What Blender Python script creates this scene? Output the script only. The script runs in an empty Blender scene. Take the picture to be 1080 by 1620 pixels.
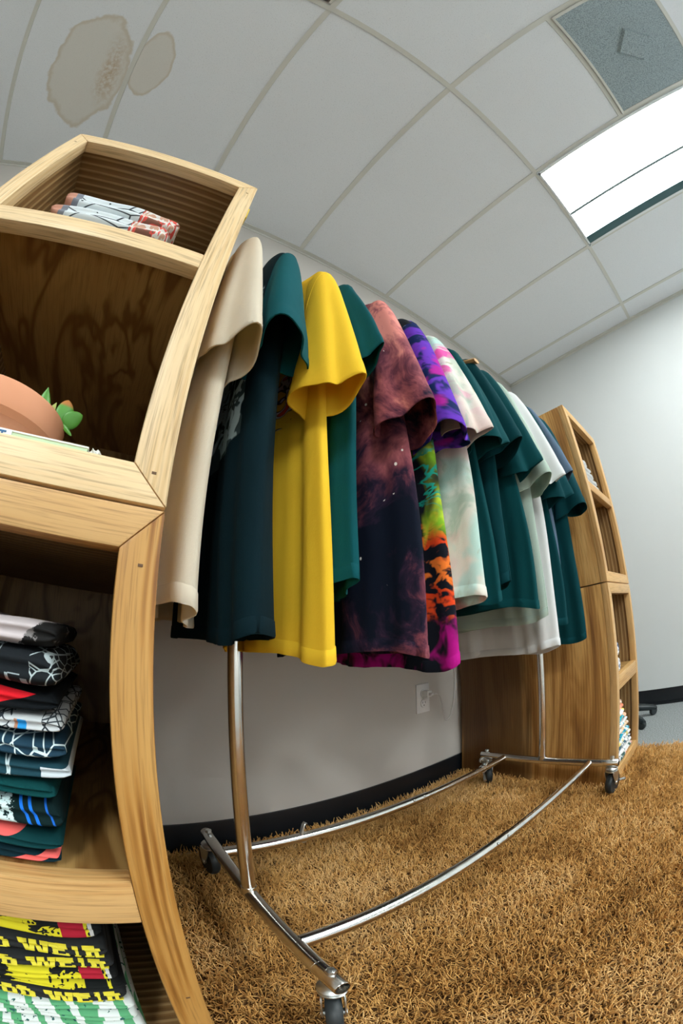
import bpy, bmesh, math, random
import numpy as np
from mathutils import Vector, Matrix
C = bpy.context.scene.collection
SC = bpy.context.scene
PI = math.pi
random.seed(7)

# ------------------------------------------------------------------ camera
H_CAM = 0.625
YAW, PIT, ROLL, FPX, KK = .9453, .3509, -.0251, 583.17, .0074
fw = Vector((math.cos(PIT)*math.cos(YAW), math.cos(PIT)*math.sin(YAW), math.sin(PIT)))
r0 = Vector((math.sin(YAW), -math.cos(YAW), 0)); u0 = r0.cross(fw)
rt = math.cos(ROLL)*r0 + math.sin(ROLL)*u0
up = -math.sin(ROLL)*r0 + math.cos(ROLL)*u0
cd = bpy.data.cameras.new('camera'); cam = bpy.data.objects.new('camera', cd); C.objects.link(cam)
M = Matrix((rt, up, -fw)).transposed().to_4x4(); M.translation = Vector((0, 0, H_CAM))
cam.matrix_world = M
cd.type = 'PANO'
cd.sensor_fit = 'HORIZONTAL'; cd.sensor_width = 36.0; cd.sensor_height = 54.0
cd.clip_start = 0.01
fmm = FPX*36.0/1080.0
def setpano(o):
    o.panorama_type = 'FISHEYE_LENS_POLYNOMIAL'
    o.fisheye_fov = math.radians(240)
    o.fisheye_polynomial_k0 = 0.0
    o.fisheye_polynomial_k1 = -1.0/fmm
    o.fisheye_polynomial_k2 = 0.0
    o.fisheye_polynomial_k3 = KK/fmm**3
    o.fisheye_polynomial_k4 = 0.0
try: setpano(cd)
except Exception: setpano(cd.cycles)
SC.camera = cam
# ------------------------------------------------------------------ world, exposure, large lights
SC.view_settings.view_transform = 'Standard'
try: SC.view_settings.look = 'None'
except Exception: pass
SC.view_settings.gamma = 1.0
SC.view_settings.use_curve_mapping = False
SC.view_settings.exposure = 0.53
w = bpy.data.worlds.new('world'); SC.world = w; w.use_nodes = True
w.node_tree.nodes['Background'].inputs[0].default_value = (.75, .88, 1, 1)
w.node_tree.nodes['Background'].inputs[1].default_value = .4
def area(name, loc, rot, sx, sy, power, col):
    l = bpy.data.lights.new(name, 'AREA'); l.shape = 'RECTANGLE'; l.size = sx; l.size_y = sy
    l.energy = power; l.color = col
    o = bpy.data.objects.new(name, l); o.location = loc; o.rotation_euler = rot; C.objects.link(o)
    return o
# daylight entering at the front window (opening in wall_front) 
area('window_daylight', (.6, -2.98, 1.55), (math.radians(78), 0, PI), 3.0, 1.5, 210, (.86, .95, 1.0))

# ------------------------------------------------------------------ helpers
def link(name, me, mat=None, parent=None):
    o = bpy.data.objects.new(name, me); C.objects.link(o)
    if mat: me.materials.append(mat)
    if parent: o.parent = parent
    return o
def tag(o, label, cat, group=None):
    o['label'] = label; o['category'] = cat
    if group: o['group'] = group
    return o
def thing(name, label, cat, loc=(0, 0, 0), rz=0, group=None):
    o = bpy.data.objects.new(name, None); C.objects.link(o); o.empty_display_size = .05
    o.location = loc; o.rotation_euler = (0, 0, rz)
    return tag(o, label, cat, group)
def struct(o): o['kind'] = 'structure'; return o
def smooth(me, ang=40):
    for p in me.polygons: p.use_smooth = True
    try: me.set_sharp_from_angle(angle=math.radians(ang))
    except Exception: pass
def fin(name, bm, mat, parent=None, sm=True, ang=40):
    bmesh.ops.recalc_face_normals(bm, faces=bm.faces[:])
    me = bpy.data.meshes.new(name); bm.to_mesh(me); bm.free()
    if sm: smooth(me, ang)
    return link(name, me, mat, parent)
def bevel_all(bm, faces, b):
    es = set(e for f in faces for e in f.edges)
    bmesh.ops.bevel(bm, geom=list(es), offset=b, segments=2, affect='EDGES', profile=.6)
def add_box(bm, a, b, bev=0.0):
    x0, y0, z0 = a; x1, y1, z1 = b
    v = [bm.verts.new(p) for p in ((x0,y0,z0),(x1,y0,z0),(x1,y1,z0),(x0,y1,z0),(x0,y0,z1),(x1,y0,z1),(x1,y1,z1),(x0,y1,z1))]
    fs = [bm.faces.new([v[i] for i in q]) for q in ((0,3,2,1),(4,5,6,7),(0,1,5,4),(1,2,6,5),(2,3,7,6),(3,0,4,7))]
    if bev: bevel_all(bm, fs, bev)
def add_prism_y(bm, poly, y0, y1, bev=0.0):
    a = [bm.verts.new((x, y0, z)) for x, z in poly]; b = [bm.verts.new((x, y1, z)) for x, z in poly]
    n = len(poly); fs = [bm.faces.new(a), bm.faces.new(b[::-1])]
    for i in range(n): fs.append(bm.faces.new((a[i], b[i], b[(i+1) % n], a[(i+1) % n])))
    bmesh.ops.recalc_face_normals(bm, faces=fs)
    if bev: bevel_all(bm, fs, bev)
def add_tube(bm, pts, r, n=20, caps=True, open_in=None):
    pts = [Vector(p) for p in pts]; rings = []
    rs = r if isinstance(r, (list, tuple)) else [r]*len(pts)
    prev = None
    for i, p in enumerate(pts):
        t = (pts[min(i+1, len(pts)-1)] - pts[max(i-1, 0)]).normalized()
        if prev is None:
            a = t.orthogonal().normalized()
        else:
            a = (prev - t*prev.dot(t)).normalized()
        prev = a; b = t.cross(a)
        rings.append([bm.verts.new(p + (a*math.cos(2*PI*k/n) + b*math.sin(2*PI*k/n))*rs[i]) for k in range(n)])
    for i in range(len(rings)-1):
        for k in range(n):
            bm.faces.new((rings[i][k], rings[i][(k+1) % n], rings[i+1][(k+1) % n], rings[i+1][k]))
    if caps:
        bm.faces.new(rings[0][::-1]); bm.faces.new(rings[-1])
    return rings
def add_lathe(bm, prof, c=(0, 0, 0), n=40, M=None):
    rings = []
    for r_, z_ in prof:
        ring = []
        for k in range(n):
            p = Vector((r_*math.cos(2*PI*k/n), r_*math.sin(2*PI*k/n), z_))
            if M is not None: p = M @ p
            ring.append(bm.verts.new(p + Vector(c)))
        rings.append(ring)
    for i in range(len(rings)-1):
        for k in range(n):
            bm.faces.new((rings[i][k], rings[i][(k+1) % n], rings[i+1][(k+1) % n], rings[i+1][k]))
    if prof[0][0] > 1e-6: bm.faces.new(rings[0][::-1])
    if prof[-1][0] > 1e-6: bm.faces.new(rings[-1])
def grid_mesh(name, P, closed_u=False, mat=None, parent=None, solid=0.0, sub=0):
    """P: array (nv, nu, 3)"""
    nv, nu, _ = P.shape
    verts = [tuple(p) for p in P.reshape(-1, 3)]
    faces = []
    for j in range(nv-1):
        for i in range(nu if closed_u else nu-1):
            i2 = (i+1) % nu
            faces.append((j*nu+i, j*nu+i2, (j+1)*nu+i2, (j+1)*nu+i))
    me = bpy.data.meshes.new(name); me.from_pydata(verts, [], faces)
    for p in me.polygons: p.use_smooth = True
    o = link(name, me, mat, parent)
    if solid:
        m = o.modifiers.new('s', 'SOLIDIFY'); m.thickness = solid; m.offset = 0
    return o

# ------------------------------------------------------------------ node material helper
class NM:
    def __init__(s, name, rough=.6, spec=.5, metal=0):
        s.m = bpy.data.materials.new(name); s.m.use_nodes = True
        s.nt = s.m.node_tree; s.b = s.nt.nodes['Principled BSDF']
        s.b.inputs['Roughness'].default_value = rough
        s.b.inputs['Specular IOR Level'].default_value = spec
        s.b.inputs['Metallic'].default_value = metal
        s._c = None
    def n(s, t, **k):
        nd = s.nt.nodes.new(t)
        for a, v in k.items(): setattr(nd, a, v)
        return nd
    def put(s, sock, v):
        if hasattr(v, 'is_output') or isinstance(v, bpy.types.NodeSocket): s.nt.links.new(v, sock)
        elif isinstance(v, (tuple, list)):
            sock.default_value = tuple(v) + ((1,) if len(v) == 3 and len(sock.default_value) == 4 else ())
        else: sock.default_value = v
    def co(s):
        if s._c is None: s._c = s.n('ShaderNodeTexCoord')
        return s._c.outputs['Object']
    def rnd(s):
        return s.n('ShaderNodeObjectInfo').outputs['Random']
    def mapv(s, scale=(1, 1, 1), loc=(0, 0, 0), rot=(0, 0, 0), v=None, wander=False):
        m = s.n('ShaderNodeMapping'); s.put(m.inputs[0], v if v is not None else s.co())
        m.inputs['Scale'].default_value = scale; m.inputs['Location'].default_value = loc; m.inputs['Rotation'].default_value = rot
        if wander:
            a = s.n('ShaderNodeVectorMath', operation='SCALE'); a.inputs[0].default_value = (7, 11, 5); s.put(a.inputs['Scale'], s.rnd())
            s.put(m.inputs['Location'], a.outputs[0])
        return m.outputs[0]
    def noise(s, scale, v=None, detail=3, rough=.5, dist=0.0):
        m = s.n('ShaderNodeTexNoise'); s.put(m.inputs['Vector'], v if v is not None else s.co())
        m.inputs['Scale'].default_value = scale; m.inputs['Detail'].default_value = detail
        m.inputs['Roughness'].default_value = rough; m.inputs['Distortion'].default_value = dist
        return m.outputs[0]
    def noisec(s, scale, v=None, detail=2):
        m = s.n('ShaderNodeTexNoise'); s.put(m.inputs['Vector'], v if v is not None else s.co())
        m.inputs['Scale'].default_value = scale; m.inputs['Detail'].default_value = detail
        return m.outputs[1]
    def wave(s, scale, v=None, dist=3, detail=2, dscale=1.0, direction='X', typ='BANDS'):
        m = s.n('ShaderNodeTexWave'); m.wave_type = typ
        if typ == 'BANDS': m.bands_direction = direction
        s.put(m.inputs['Vector'], v if v is not None else s.co())
        m.inputs['Scale'].default_value = scale; m.inputs['Distortion'].default_value = dist
        m.inputs['Detail'].default_value = detail; m.inputs['Detail Scale'].default_value = dscale
        return m.outputs['Fac']
    def vor(s, scale, v=None, feat='F1', out='Distance'):
        m = s.n('ShaderNodeTexVoronoi'); m.feature = feat; s.put(m.inputs['Vector'], v if v is not None else s.co())
        m.inputs['Scale'].default_value = scale
        return m.outputs[out]
    def math(s, op, a, b=0.0, c=0.0, clamp=False):
        m = s.n('ShaderNodeMath', operation=op); m.use_clamp = clamp
        s.put(m.inputs[0], a); s.put(m.inputs[1], b)
        if len(m.inputs) > 2: s.put(m.inputs[2], c)
        return m.outputs[0]
    def ss(s, v, a, b):
        m = s.n('ShaderNodeMapRange'); m.interpolation_type = 'SMOOTHSTEP'
        s.put(m.inputs[0], v); m.inputs[1].default_value = a; m.inputs[2].default_value = b
        return m.outputs[0]
    def mul(s, a, b): return s.math('MULTIPLY', a, b)
    def sep(s, v=None):
        m = s.n('ShaderNodeSeparateXYZ'); s.put(m.inputs[0], v if v is not None else s.co()); return m.outputs
    def mix(s, f, a, b, mode='MIX'):
        m = s.n('ShaderNodeMix', data_type='RGBA'); m.blend_type = mode
        s.put(m.inputs[0], f); s.put(m.inputs[6], a); s.put(m.inputs[7], b)
        return m.outputs[2]
    def ramp(s, f, stops, interp='LINEAR'):
        m = s.n('ShaderNodeValToRGB'); m.color_ramp.interpolation = interp; s.put(m.inputs[0], f)
        e = m.color_ramp.elements
        while len(e) > 1: e.remove(e[-1])
        e[0].position = stops[0][0]; e[0].color = tuple(stops[0][1]) + (1,)
        for p, c in stops[1:]:
            q = e.new(p); q.color = tuple(c) + (1,)
        return m.outputs[0]
    def bump(s, h, strength=.3, dist=.01):
        m = s.n('ShaderNodeBump'); m.inputs['Strength'].default_value = strength; m.inputs['Distance'].default_value = dist
        s.put(m.inputs['Height'], h); s.nt.links.new(m.outputs[0], s.b.inputs['Normal'])
    def col(s, c): s.put(s.b.inputs['Base Color'], c); return s
def plain(name, c, rough=.6, metal=0, spec=.5):
    m = NM(name, rough, spec, metal); m.col(c); return m.m

_wood = {}
def wood(axis, tone='front'):
    if (axis, tone) in _wood: return _wood[(axis, tone)]
    m = NM('wood_%s_%s' % (tone, axis), rough=.42, spec=.4)
    st = {'x': (.12, 1, 1), 'y': (1, .12, 1), 'z': (1, 1, .12)}[axis]
    st2 = {'x': (.03, 1, 1), 'y': (1, .03, 1), 'z': (1, 1, .03)}[axis]
    v = m.mapv(st, wander=True); v2 = m.mapv(st2, wander=True)
    big = m.noise(14, v, 3, .55, .6)
    ring = m.wave(34, v, 5.5, 3, .9, {'x': 'Z', 'y': 'X', 'z': 'X'}[axis])
    ring2 = m.wave(30, v, 6, 2, .8, {'x': 'Y', 'y': 'Z', 'z': 'Y'}[axis])
    fine = m.noise(420, v2, 3, .6)
    if tone == 'front':
        c = m.ramp(m.math('ADD', m.mul(big, .62), m.mul(m.mul(ring, ring2), .45)), [(.1, (.66, .43, .19)), (.45, (.60, .355, .135)), (.8, (.47, .24, .075)), (1, (.36, .165, .045))])
    elif tone == 'pale':
        c = m.ramp(m.math('ADD', m.mul(big, .62), m.mul(m.mul(ring, ring2), .35)), [(.1, (.80, .62, .38)), (.45, (.74, .54, .29)), (.8, (.62, .40, .18)), (1, (.5, .29, .12))])
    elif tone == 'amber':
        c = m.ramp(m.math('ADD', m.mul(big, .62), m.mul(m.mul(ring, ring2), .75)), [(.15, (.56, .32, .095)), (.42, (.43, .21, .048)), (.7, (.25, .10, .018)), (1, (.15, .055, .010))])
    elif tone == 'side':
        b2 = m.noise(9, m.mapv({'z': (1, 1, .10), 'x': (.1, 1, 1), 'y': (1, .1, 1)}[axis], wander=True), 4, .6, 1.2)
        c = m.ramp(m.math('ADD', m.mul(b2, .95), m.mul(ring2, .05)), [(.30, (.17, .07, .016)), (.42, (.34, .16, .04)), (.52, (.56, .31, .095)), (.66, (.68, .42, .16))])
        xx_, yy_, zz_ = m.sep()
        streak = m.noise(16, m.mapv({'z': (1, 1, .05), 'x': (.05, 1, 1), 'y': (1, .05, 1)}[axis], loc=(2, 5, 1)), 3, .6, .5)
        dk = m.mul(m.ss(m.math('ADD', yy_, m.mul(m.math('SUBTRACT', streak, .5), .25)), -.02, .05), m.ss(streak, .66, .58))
        c = m.mix(m.mul(dk, .85), c, (.060, .024, .007))  # wall-side half darkened: dark heartwood plus the shirts' shade painted in
    elif tone == 'inner':
        g = m.wave(19, m.mapv({'x': (.02, 1, 1), 'y': (1, .02, 1), 'z': (1, 1, .02)}[axis]), .5, 2, 1, {'x': 'Y', 'y': 'X', 'z': 'Y'}[axis])
        c = m.mix(m.ss(g, .55, 1), m.ramp(big, [(.3, (.19, .10, .035)), (.7, (.30, .17, .065))]), (.44, .29, .13))
        m.bump(g, .35, .002)
    else:  # ply with cathedral swirls
        sw = m.noise(7, m.mapv({'x': (.25, 1, 1), 'y': (1, .3, 1), 'z': (1, 1, .3)}[axis], wander=True), 2.5, .5, 1.4)
        ridg = m.math('ABSOLUTE', m.math('SINE', m.mul(sw, 13)))
        c = m.mix(m.ss(ridg, .05, .85), (.20, .095, .024), (.42, .25, .085))
        c = m.mix(m.mul(m.ss(big, .5, .75), .4), c, (.30, .14, .04))
    c = m.mix(m.ss(fine, .45, .75), c, m.mix(.5, c, (.16, .07, .02)))
    m.col(c)
    if tone != 'inner': m.bump(fine, .12, .001)
    _wood[(axis, tone)] = m.m
    return m.m

CHROME = NM('chrome', .16, .5, 1.0)
CHROME.col(CHROME.mix(CHROME.noise(60), (.66, .65, .62), (.80, .79, .76)))
CHROME.put(CHROME.b.inputs['Roughness'], CHROME.math('ADD', CHROME.mul(CHROME.noise(35), .06), .17)); CHROME = CHROME.m
ZINC = NM('zinc_plate', .34, .5, 1.0); ZINC.col(ZINC.mix(ZINC.noise(90), (.55, .58, .58), (.75, .78, .77))); ZINC = ZINC.m
RUBBER = NM('black_rubber', .45, .4); RUBBER.col(RUBBER.mix(RUBBER.noise(50), (.012, .016, .018), (.03, .038, .042))); RUBBER = RUBBER.m

# ------------------------------------------------------------------ the room
XW, YW, HC = 2.516, .989, 2.557
XL, YF = -2.6, -3.0
def wallmat(name, c):
    m = NM(name, .85, .2); m.col(m.mix(m.noise(2.5, None, 3), tuple(k*.96 for k in c), c))
    m.bump(m.noise(260, None, 3, .6), .12, .002); return m.m
WALL = wallmat('grey_white_wall_paint', (.58, .55, .51))
WALLF = wallmat('cool_white_wall_paint', (.60, .63, .63))
T_ = .1
def slab(name, a, b, mat):
    bm = bmesh.new(); add_box(bm, a, b); return struct(fin(name, bm, mat, None, False))
slab('wall_back', (XL, YW, 0), (XW+T_, YW+T_, HC), WALL)
slab('wall_right', (XW, YF, 0), (XW+T_, YW, HC), WALLF)
slab('wall_left', (XL-T_, YF, 0), (XL, YW+T_, HC), WALL)
# front wall with window opening
bm = bmesh.new()
wx0, wx1, wz0, wz1 = -.95, 2.15, .65, 2.25
add_box(bm, (XL, YF-T_, 0), (wx0, YF, HC)); add_box(bm, (wx1, YF-T_, 0), (XW+T_, YF, HC))
add_box(bm, (wx0, YF-T_, 0), (wx1, YF, wz0)); add_box(bm, (wx0, YF-T_, wz1), (wx1, YF, HC))
struct(fin('wall_front', bm, WALL, None, False))
bm = bmesh.new()
for x in (wx0, (wx0+wx1)/2-.02, wx1-.04): add_box(bm, (x, YF-.07, wz0), (x+.04, YF-.03, wz1))
for z in (wz0, wz1-.04): add_box(bm, (wx0, YF-.07, z), (wx1, YF-.03, z+.04))
struct(fin('window_1', bm, plain('window_frame_white', (.75, .76, .76), .4), None, False))
# grey carpet floor
m = NM('grey_loop_carpet', .95, .1)
nz = m.noise(170, None, 3, .7)
m.col(m.mix(m.ss(nz, .3, .7), (.16, .175, .175), (.40, .43, .43))); m.bump(nz, .8, .006)
slab('floor', (XL, YF, -.1), (XW, YW, 0), m.m)
# ceiling tiles with water stain
m = NM('mineral_fibre_ceiling_tile', .9, .15)
sp = m.noise(210, None, 3, .7)
x, y, z = m.sep()
def blob(cx, cy, rx, ry, wob):
    v = m.co()
    dx = m.math('DIVIDE', m.math('SUBTRACT', x, cx), rx); dy = m.math('DIVIDE', m.math('SUBTRACT', y, cy), ry)
    d = m.math('SQRT', m.math('ADD', m.mul(dx, dx), m.mul(dy, dy)))
    return m.math('ADD', d, m.mul(m.math('SUBTRACT', m.noise(7, None, 3, .6), .5), wob))
d1 = blob(-.965, .42, .20, .285, .55); d2 = blob(-.665, .33, .095, .165, .5)
left = m.math('LESS_THAN', x, -.7495)
dd = m.math('ADD', m.mul(left, d1), m.mul(m.math('SUBTRACT', 1, left), d2))
inside = m.ss(dd, 1.02, .96); ringm = m.mul(m.ss(dd, .86, .97), m.ss(dd, 1.04, .97))
core = m.mul(m.ss(m.math('ADD', blob(-.85, .41, .07, .22, 1.2), 0), 1.1, .1), m.ss(m.noise(45, None, 4, .7), .35, .62))
core = m.mul(core, left)
base = m.mix(m.ss(sp, .32, .42), (.56, .585, .61), (.76, .785, .81))
c1 = m.mix(m.mul(inside, .5), base, (.60, .54, .42))
c1 = m.mix(m.mul(ringm, .5), c1, (.53, .45, .33))
c1 = m.mix(m.mul(core, .7), c1, (.47, .33, .18))
m.col(c1); m.bump(sp, .35, .003)
slab('ceiling', (XL, YF, HC), (XW, YW, HC+.1), m.m)
GX = lambda i: -.138 + .6115*i
YA = -.204
TB = plain('painted_ceiling_grid_metal', (.60, .60, .55), .45)
bm = bmesh.new(); tw = .012
for i in range(-4, 5): add_box(bm, (GX(i)-tw, YF, HC-.004), (GX(i)+tw, YW, HC+.001))
for yy in (YA, YA-1.223, YA-2.446): add_box(bm, (XL, yy-tw, HC-.005), (XW, yy+tw, HC+.001))
struct(fin('trim_1', bm, TB, None, False))
bm = bmesh.new()
add_box(bm, (GX(1), YA-.6115-tw, HC-.0045), (GX(2), YA-.6115+tw, HC+.001))
struct(fin('trim_4', bm, TB, None, False))
bm = bmesh.new()
add_box(bm, (XL, YW-.022, HC-.006), (XW, YW, HC+.001)); add_box(bm, (XW-.022, YF, HC-.006), (XW, YW, HC+.001))
add_box(bm, (XL, YW-.003, HC-.022), (XW, YW, HC)); add_box(bm, (XW-.003, YF, HC-.022), (XW, YW, HC))
struct(fin('trim_2', bm, TB, None, False))
# baseboards
BB = plain('black_vinyl_baseboard', (.007, .009, .012), .38)
def bboard(name, pts):
    bm = bmesh.new(); add_box(bm, pts[0], pts[1], .002); struct(fin(name, bm, BB))
bboard('baseboard_back', ((XL, YW-.008, 0), (XW, YW+.0, .096)))
bboard('baseboard_right', ((XW-.008, YF, 0), (XW, YW-.008, .096)))
bm = bmesh.new(); add_box(bm, (XW-.022, YF, 0), (XW-.008, YW-.01, .012), .003)
struct(fin('trim_3', bm, BB))

# ceiling light fixture (2x4 troffer)
def troffer(x0, y1, label, strength):
    x1 = x0+.6115; y0 = y1-1.223
    t = thing('ceiling_light', label, 'ceiling light', ((x0+x1)/2, (y0+y1)/2, HC-.02), 0, None)
    ox, oy, oz = t.location
    def P(a, b): return (a[0]-ox, a[1]-oy, a[2]-oz), (b[0]-ox, b[1]-oy, b[2]-oz)
    bm = bmesh.new(); fz = HC-.012
    for a, b in (((x0+.006, y0, fz), (x0+.022, y1, HC-.004)), ((x1-.022, y0, fz), (x1-.006, y1, HC-.004)), ((x0, y0+.006, fz), (x1, y0+.018, HC-.004)), ((x0, y1-.018, fz), (x1, y1-.006, HC-.004))):
        add_box(bm, *P(a, b), .001)
    fin('frame', bm, plain('white_enamel_frame', (.72, .76, .77), .35), t)
    bm = bmesh.new(); add_box(bm, *P((x1-.078, y0+.018, HC-.0115), (x1-.022, y1-.018, HC-.004)))
    fin('shadow_gap', bm, plain('dark_fixture_slot', (.035, .10, .11), .5), t, False)  # solid strip, the gap's shade is put into its dark colour
    em = NM('fluorescent_diffuser'); em.put(em.b.inputs['Emission Color'], (.95, 1.0, .99)); em.b.inputs['Emission Strength'].default_value = strength
    em.col((.8, .8, .8))
    xm = x0+.335
    for a, b in ((x0+.022, xm-.008), (xm+.008, x1-.078)):
        bm = bmesh.new(); add_box(bm, *P((a, y0+.018, HC-.009), (b, y1-.018, HC-.004)))
        fin('diffuser', bm, em.m, t, False)
    bm = bmesh.new(); add_box(bm, *P((xm-.008, y0+.018, HC-.011), (xm+.008, y1-.018, HC-.004)))
    fin('divider', bm, plain('grey_divider', (.20, .27, .28), .5), t, False)
troffer(GX(2), YA, 'lit white rectangular fluorescent fixture recessed in the tiled ceiling', 21.0)
troffer(GX(-2), YA-1.223, 'second lit fluorescent fixture added to the unseen ceiling behind the viewer for more light', 34.0)  # unseen fixture added to brighten the room from above
troffer(GX(2), YA-2.446, 'third lit fluorescent fixture added to the unseen ceiling near the window for more light', 30.0)  # added out of view, gives more overhead light

# return air vent
t = thing('ceiling_vent', 'square grey perforated return air grille with a raised diamond plate beside the lit fixture', 'vent', (GX(1)+.306, YA-.918, HC-.01))
m = NM('perforated_grey_metal', .5, .4)
dots = m.vor(230, None, 'F1')
m.col(m.mix(m.ss(dots, .25, .45), (.06, .09, .10), (.33, .40, .42))); 
bm = bmesh.new(); add_box(bm, (-.292, -.292, -.003), (.292, .292, .004)); fin('grille', bm, m.m, t, False)
bm = bmesh.new()
for a, b in (((-.294, -.294), (.294, -.28)), ((-.294, .28), (.294, .294)), ((-.294, -.28), (-.28, .28)), ((.28, -.28), (.294, .28))):
    add_box(bm, (a[0], a[1], -.006), (b[0], b[1], .004), .001)
fin('frame', bm, TB, t)
bm = bmesh.new(); s_ = .105
vs = [(-s_+.02, 0), (0, -s_), (s_-.02, 0), (0, s_)]
a = [bm.verts.new((px, py, -.018)) for px, py in vs]; b = [bm.verts.new((px*1.12, py*1.12, -.003)) for px, py in vs]
bm.faces.new(a)
for i in range(4): bm.faces.new((a[i], b[i], b[(i+1) % 4], a[(i+1) % 4]))
fin('diamond_plate', bm, m.m, t, False)
# dark grille tile at the top edge of the picture
t = thing('ceiling_vent', 'dark air grille tile at the upper picture edge beyond the ceiling grid crossing', 'vent', (GX(-1)+.306, YA-.62, HC-.008))
bm = bmesh.new(); add_box(bm, (-.29, -.60, -.002), (.29, .60, .004)); 
m2 = NM('dark_egg_crate', .6, .3); m2.col(m2.mix(m2.ss(m2.vor(90), .2, .5), (.02, .02, .02), (.14, .12, .10)))
fin('grille', bm, m2.m, t, False)
bm = bmesh.new()
for xx in (-.293, .281): add_box(bm, (xx, -.60, -.005), (xx+.012, .60, .004), .001)
fin('frame', bm, TB, t)

# ------------------------------------------------------------------ shag rug
m = NM('brown_shag_yarn', .75, .25)
geo = m.n('ShaderNodeNewGeometry').outputs['Position']
big = m.noise(3.2, m.mapv((1, 1.6, 1), v=geo), 3, .6)
mid = m.noise(24, geo, 4, .65)
hi = m.n('ShaderNodeHairInfo')
f = m.math('ADD', m.math('ADD', m.mul(big, .95), m.mul(mid, .60)), m.mul(hi.outputs['Random'], .17))
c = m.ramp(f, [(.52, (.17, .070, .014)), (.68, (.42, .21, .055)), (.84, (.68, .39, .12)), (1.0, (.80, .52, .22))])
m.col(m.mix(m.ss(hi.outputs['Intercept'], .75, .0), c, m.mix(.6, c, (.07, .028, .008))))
YARN = m.m
RX0, RX1, RY0, RY1 = -.75, 1.70, -1.05, .955
bm = bmesh.new(); bmesh.ops.create_grid(bm, x_segments=40, y_segments=34, size=.5)
for v in bm.verts: v.co = Vector(((v.co.x)*(RX1-RX0), (v.co.y)*(RY1-RY0), .011))
rug = fin('shag_rug', bm, plain('rug_backing', (.10, .045, .012), .9), None, False)
rug.location = ((RX0+RX1)/2, (RY0+RY1)/2, 0)
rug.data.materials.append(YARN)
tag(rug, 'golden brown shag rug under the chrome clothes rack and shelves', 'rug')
ps = rug.modifiers.new('pile', 'PARTICLE_SYSTEM').particle_system
st = ps.settings; st.type = 'HAIR'; st.count = 330000; st.hair_length = .026; st.hair_step = 3
st.use_advanced_hair = True
st.emit_from = 'FACE'; st.distribution = 'RAND'; st.use_even_distribution = True
st.normal_factor = .0; 
st.hair_length = .0105
st.factor_random = .004; st.brownian_factor = .004
st.child_type = 'NONE'
st.radius_scale = .001; st.root_radius = 1.9; st.tip_radius = 1.6; st.use_close_tip = False
st.material = 2
try: SC.cycles_curves.subdivisions = 2
except Exception: pass

# ------------------------------------------------------------------ shelf units
PW = .036; Y0, Y1, YB = .31, .336, .968
def unit(name, x0, x1, z0, z1, zs, label, topr, botr, mitre_top, mitre_bot, tone='front', tonex=None):
    tonex = tonex or tone
    t = thing(name, label, 'shelf', ((x0+x1)/2, (Y0+YB)/2, z0))
    ox, oy, oz = t.location; W = (x1-x0)/2; za = 0; zb = z1-z0; F0 = Y0-oy; F1 = Y1-oy; B = YB-oy
    bv = .0028
    for s in (-1, 1):
        bm = bmesh.new()
        lo = (s*(W-PW), za+botr) if mitre_bot else (s*(W-PW), za)
        hi = (s*(W-PW), zb-topr) if mitre_top else (s*(W-PW), zb)
        add_prism_y(bm, [(s*W, za), (s*W, zb), hi, lo], F0, F1, bv)
        fin('post', bm, wood('z', tone), t)
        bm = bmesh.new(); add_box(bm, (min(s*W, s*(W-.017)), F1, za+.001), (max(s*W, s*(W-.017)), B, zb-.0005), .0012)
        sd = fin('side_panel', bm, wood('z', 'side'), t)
        bm = bmesh.new(); add_box(bm, (min(s*(W-.017), s*(W-.026)), F1, za+.02), (max(s*(W-.017), s*(W-.026)), B-.012, zb-.018))
        fin('lining', bm, wood('z', 'inner'), t, False)
    bm = bmesh.new(); q = W if mitre_top else W-PW
    add_prism_y(bm, [(-q, zb), (q, zb), (W-PW, zb-topr), (-W+PW, zb-topr)], F0, F1, bv); fin('top_rail', bm, wood('x', tonex), t)
    bm = bmesh.new(); q = W if mitre_bot else W-PW
    add_prism_y(bm, [(-q, za), (q, za), (W-PW, za+botr), (-W+PW, za+botr)], F0, F1, bv); fin('bottom_rail', bm, wood('x', tonex), t)
    bm = bmesh.new(); add_box(bm, (-W+.017, F1, zb-.018), (W-.017, B, zb-.001)); fin('top_panel', bm, wood('x', 'inner'), t, False)
    bm = bmesh.new(); add_box(bm, (-W+.017, F1, za+botr-.014), (W-.017, B, za+botr)); fin('bottom_panel', bm, wood('x', 'inner'), t, False)
    bm = bmesh.new(); add_box(bm, (-W+.017, B-.012, za+botr), (W-.017, B, zb-.018)); fin('back_panel', bm, wood('z', 'ply'), t, False)
    zl = zs-z0
    bm = bmesh.new(); add_box(bm, (-W+.026, F1, zl-.016), (W-.026, B-.012, zl-.001)); fin('shelf_board', bm, wood('y', 'ply'), t, False)
    bm = bmesh.new(); q = W-PW+.0005
    h = .035 if zs > .8 else .052
    add_box(bm, (-q, F0+.001, zl-h), (q, F1, zl), bv); fin('shelf_rail', bm, wood('x', tonex), t)
    # small filled nail holes on the posts
    for s in (-1, 1):
        for k, zz in enumerate((za+.03 if mitre_bot else za+.2, zb-.05)):
            bm = bmesh.new(); add_box(bm, (s*(W-PW*.45)-.0022, F0-.0004, zz-.0012), (s*(W-PW*.45)+.0022, F0+.002, zz+.0012))
            fin('nail_mark', bm, plain('dark_filler', (.12, .06, .025), .7), t, False)
    return t
NX0, NX1 = -.366, .038
FX0, FX1 = 1.290, 1.700
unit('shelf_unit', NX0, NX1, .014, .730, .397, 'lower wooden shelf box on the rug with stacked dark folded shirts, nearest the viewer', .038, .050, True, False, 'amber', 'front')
unit('shelf_unit', NX0, NX1, .7325, 1.420, 1.102, 'upper wooden shelf box holding the potted succulent, nearest the viewer', .035, .037, True, True, 'pale', 'pale')
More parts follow.
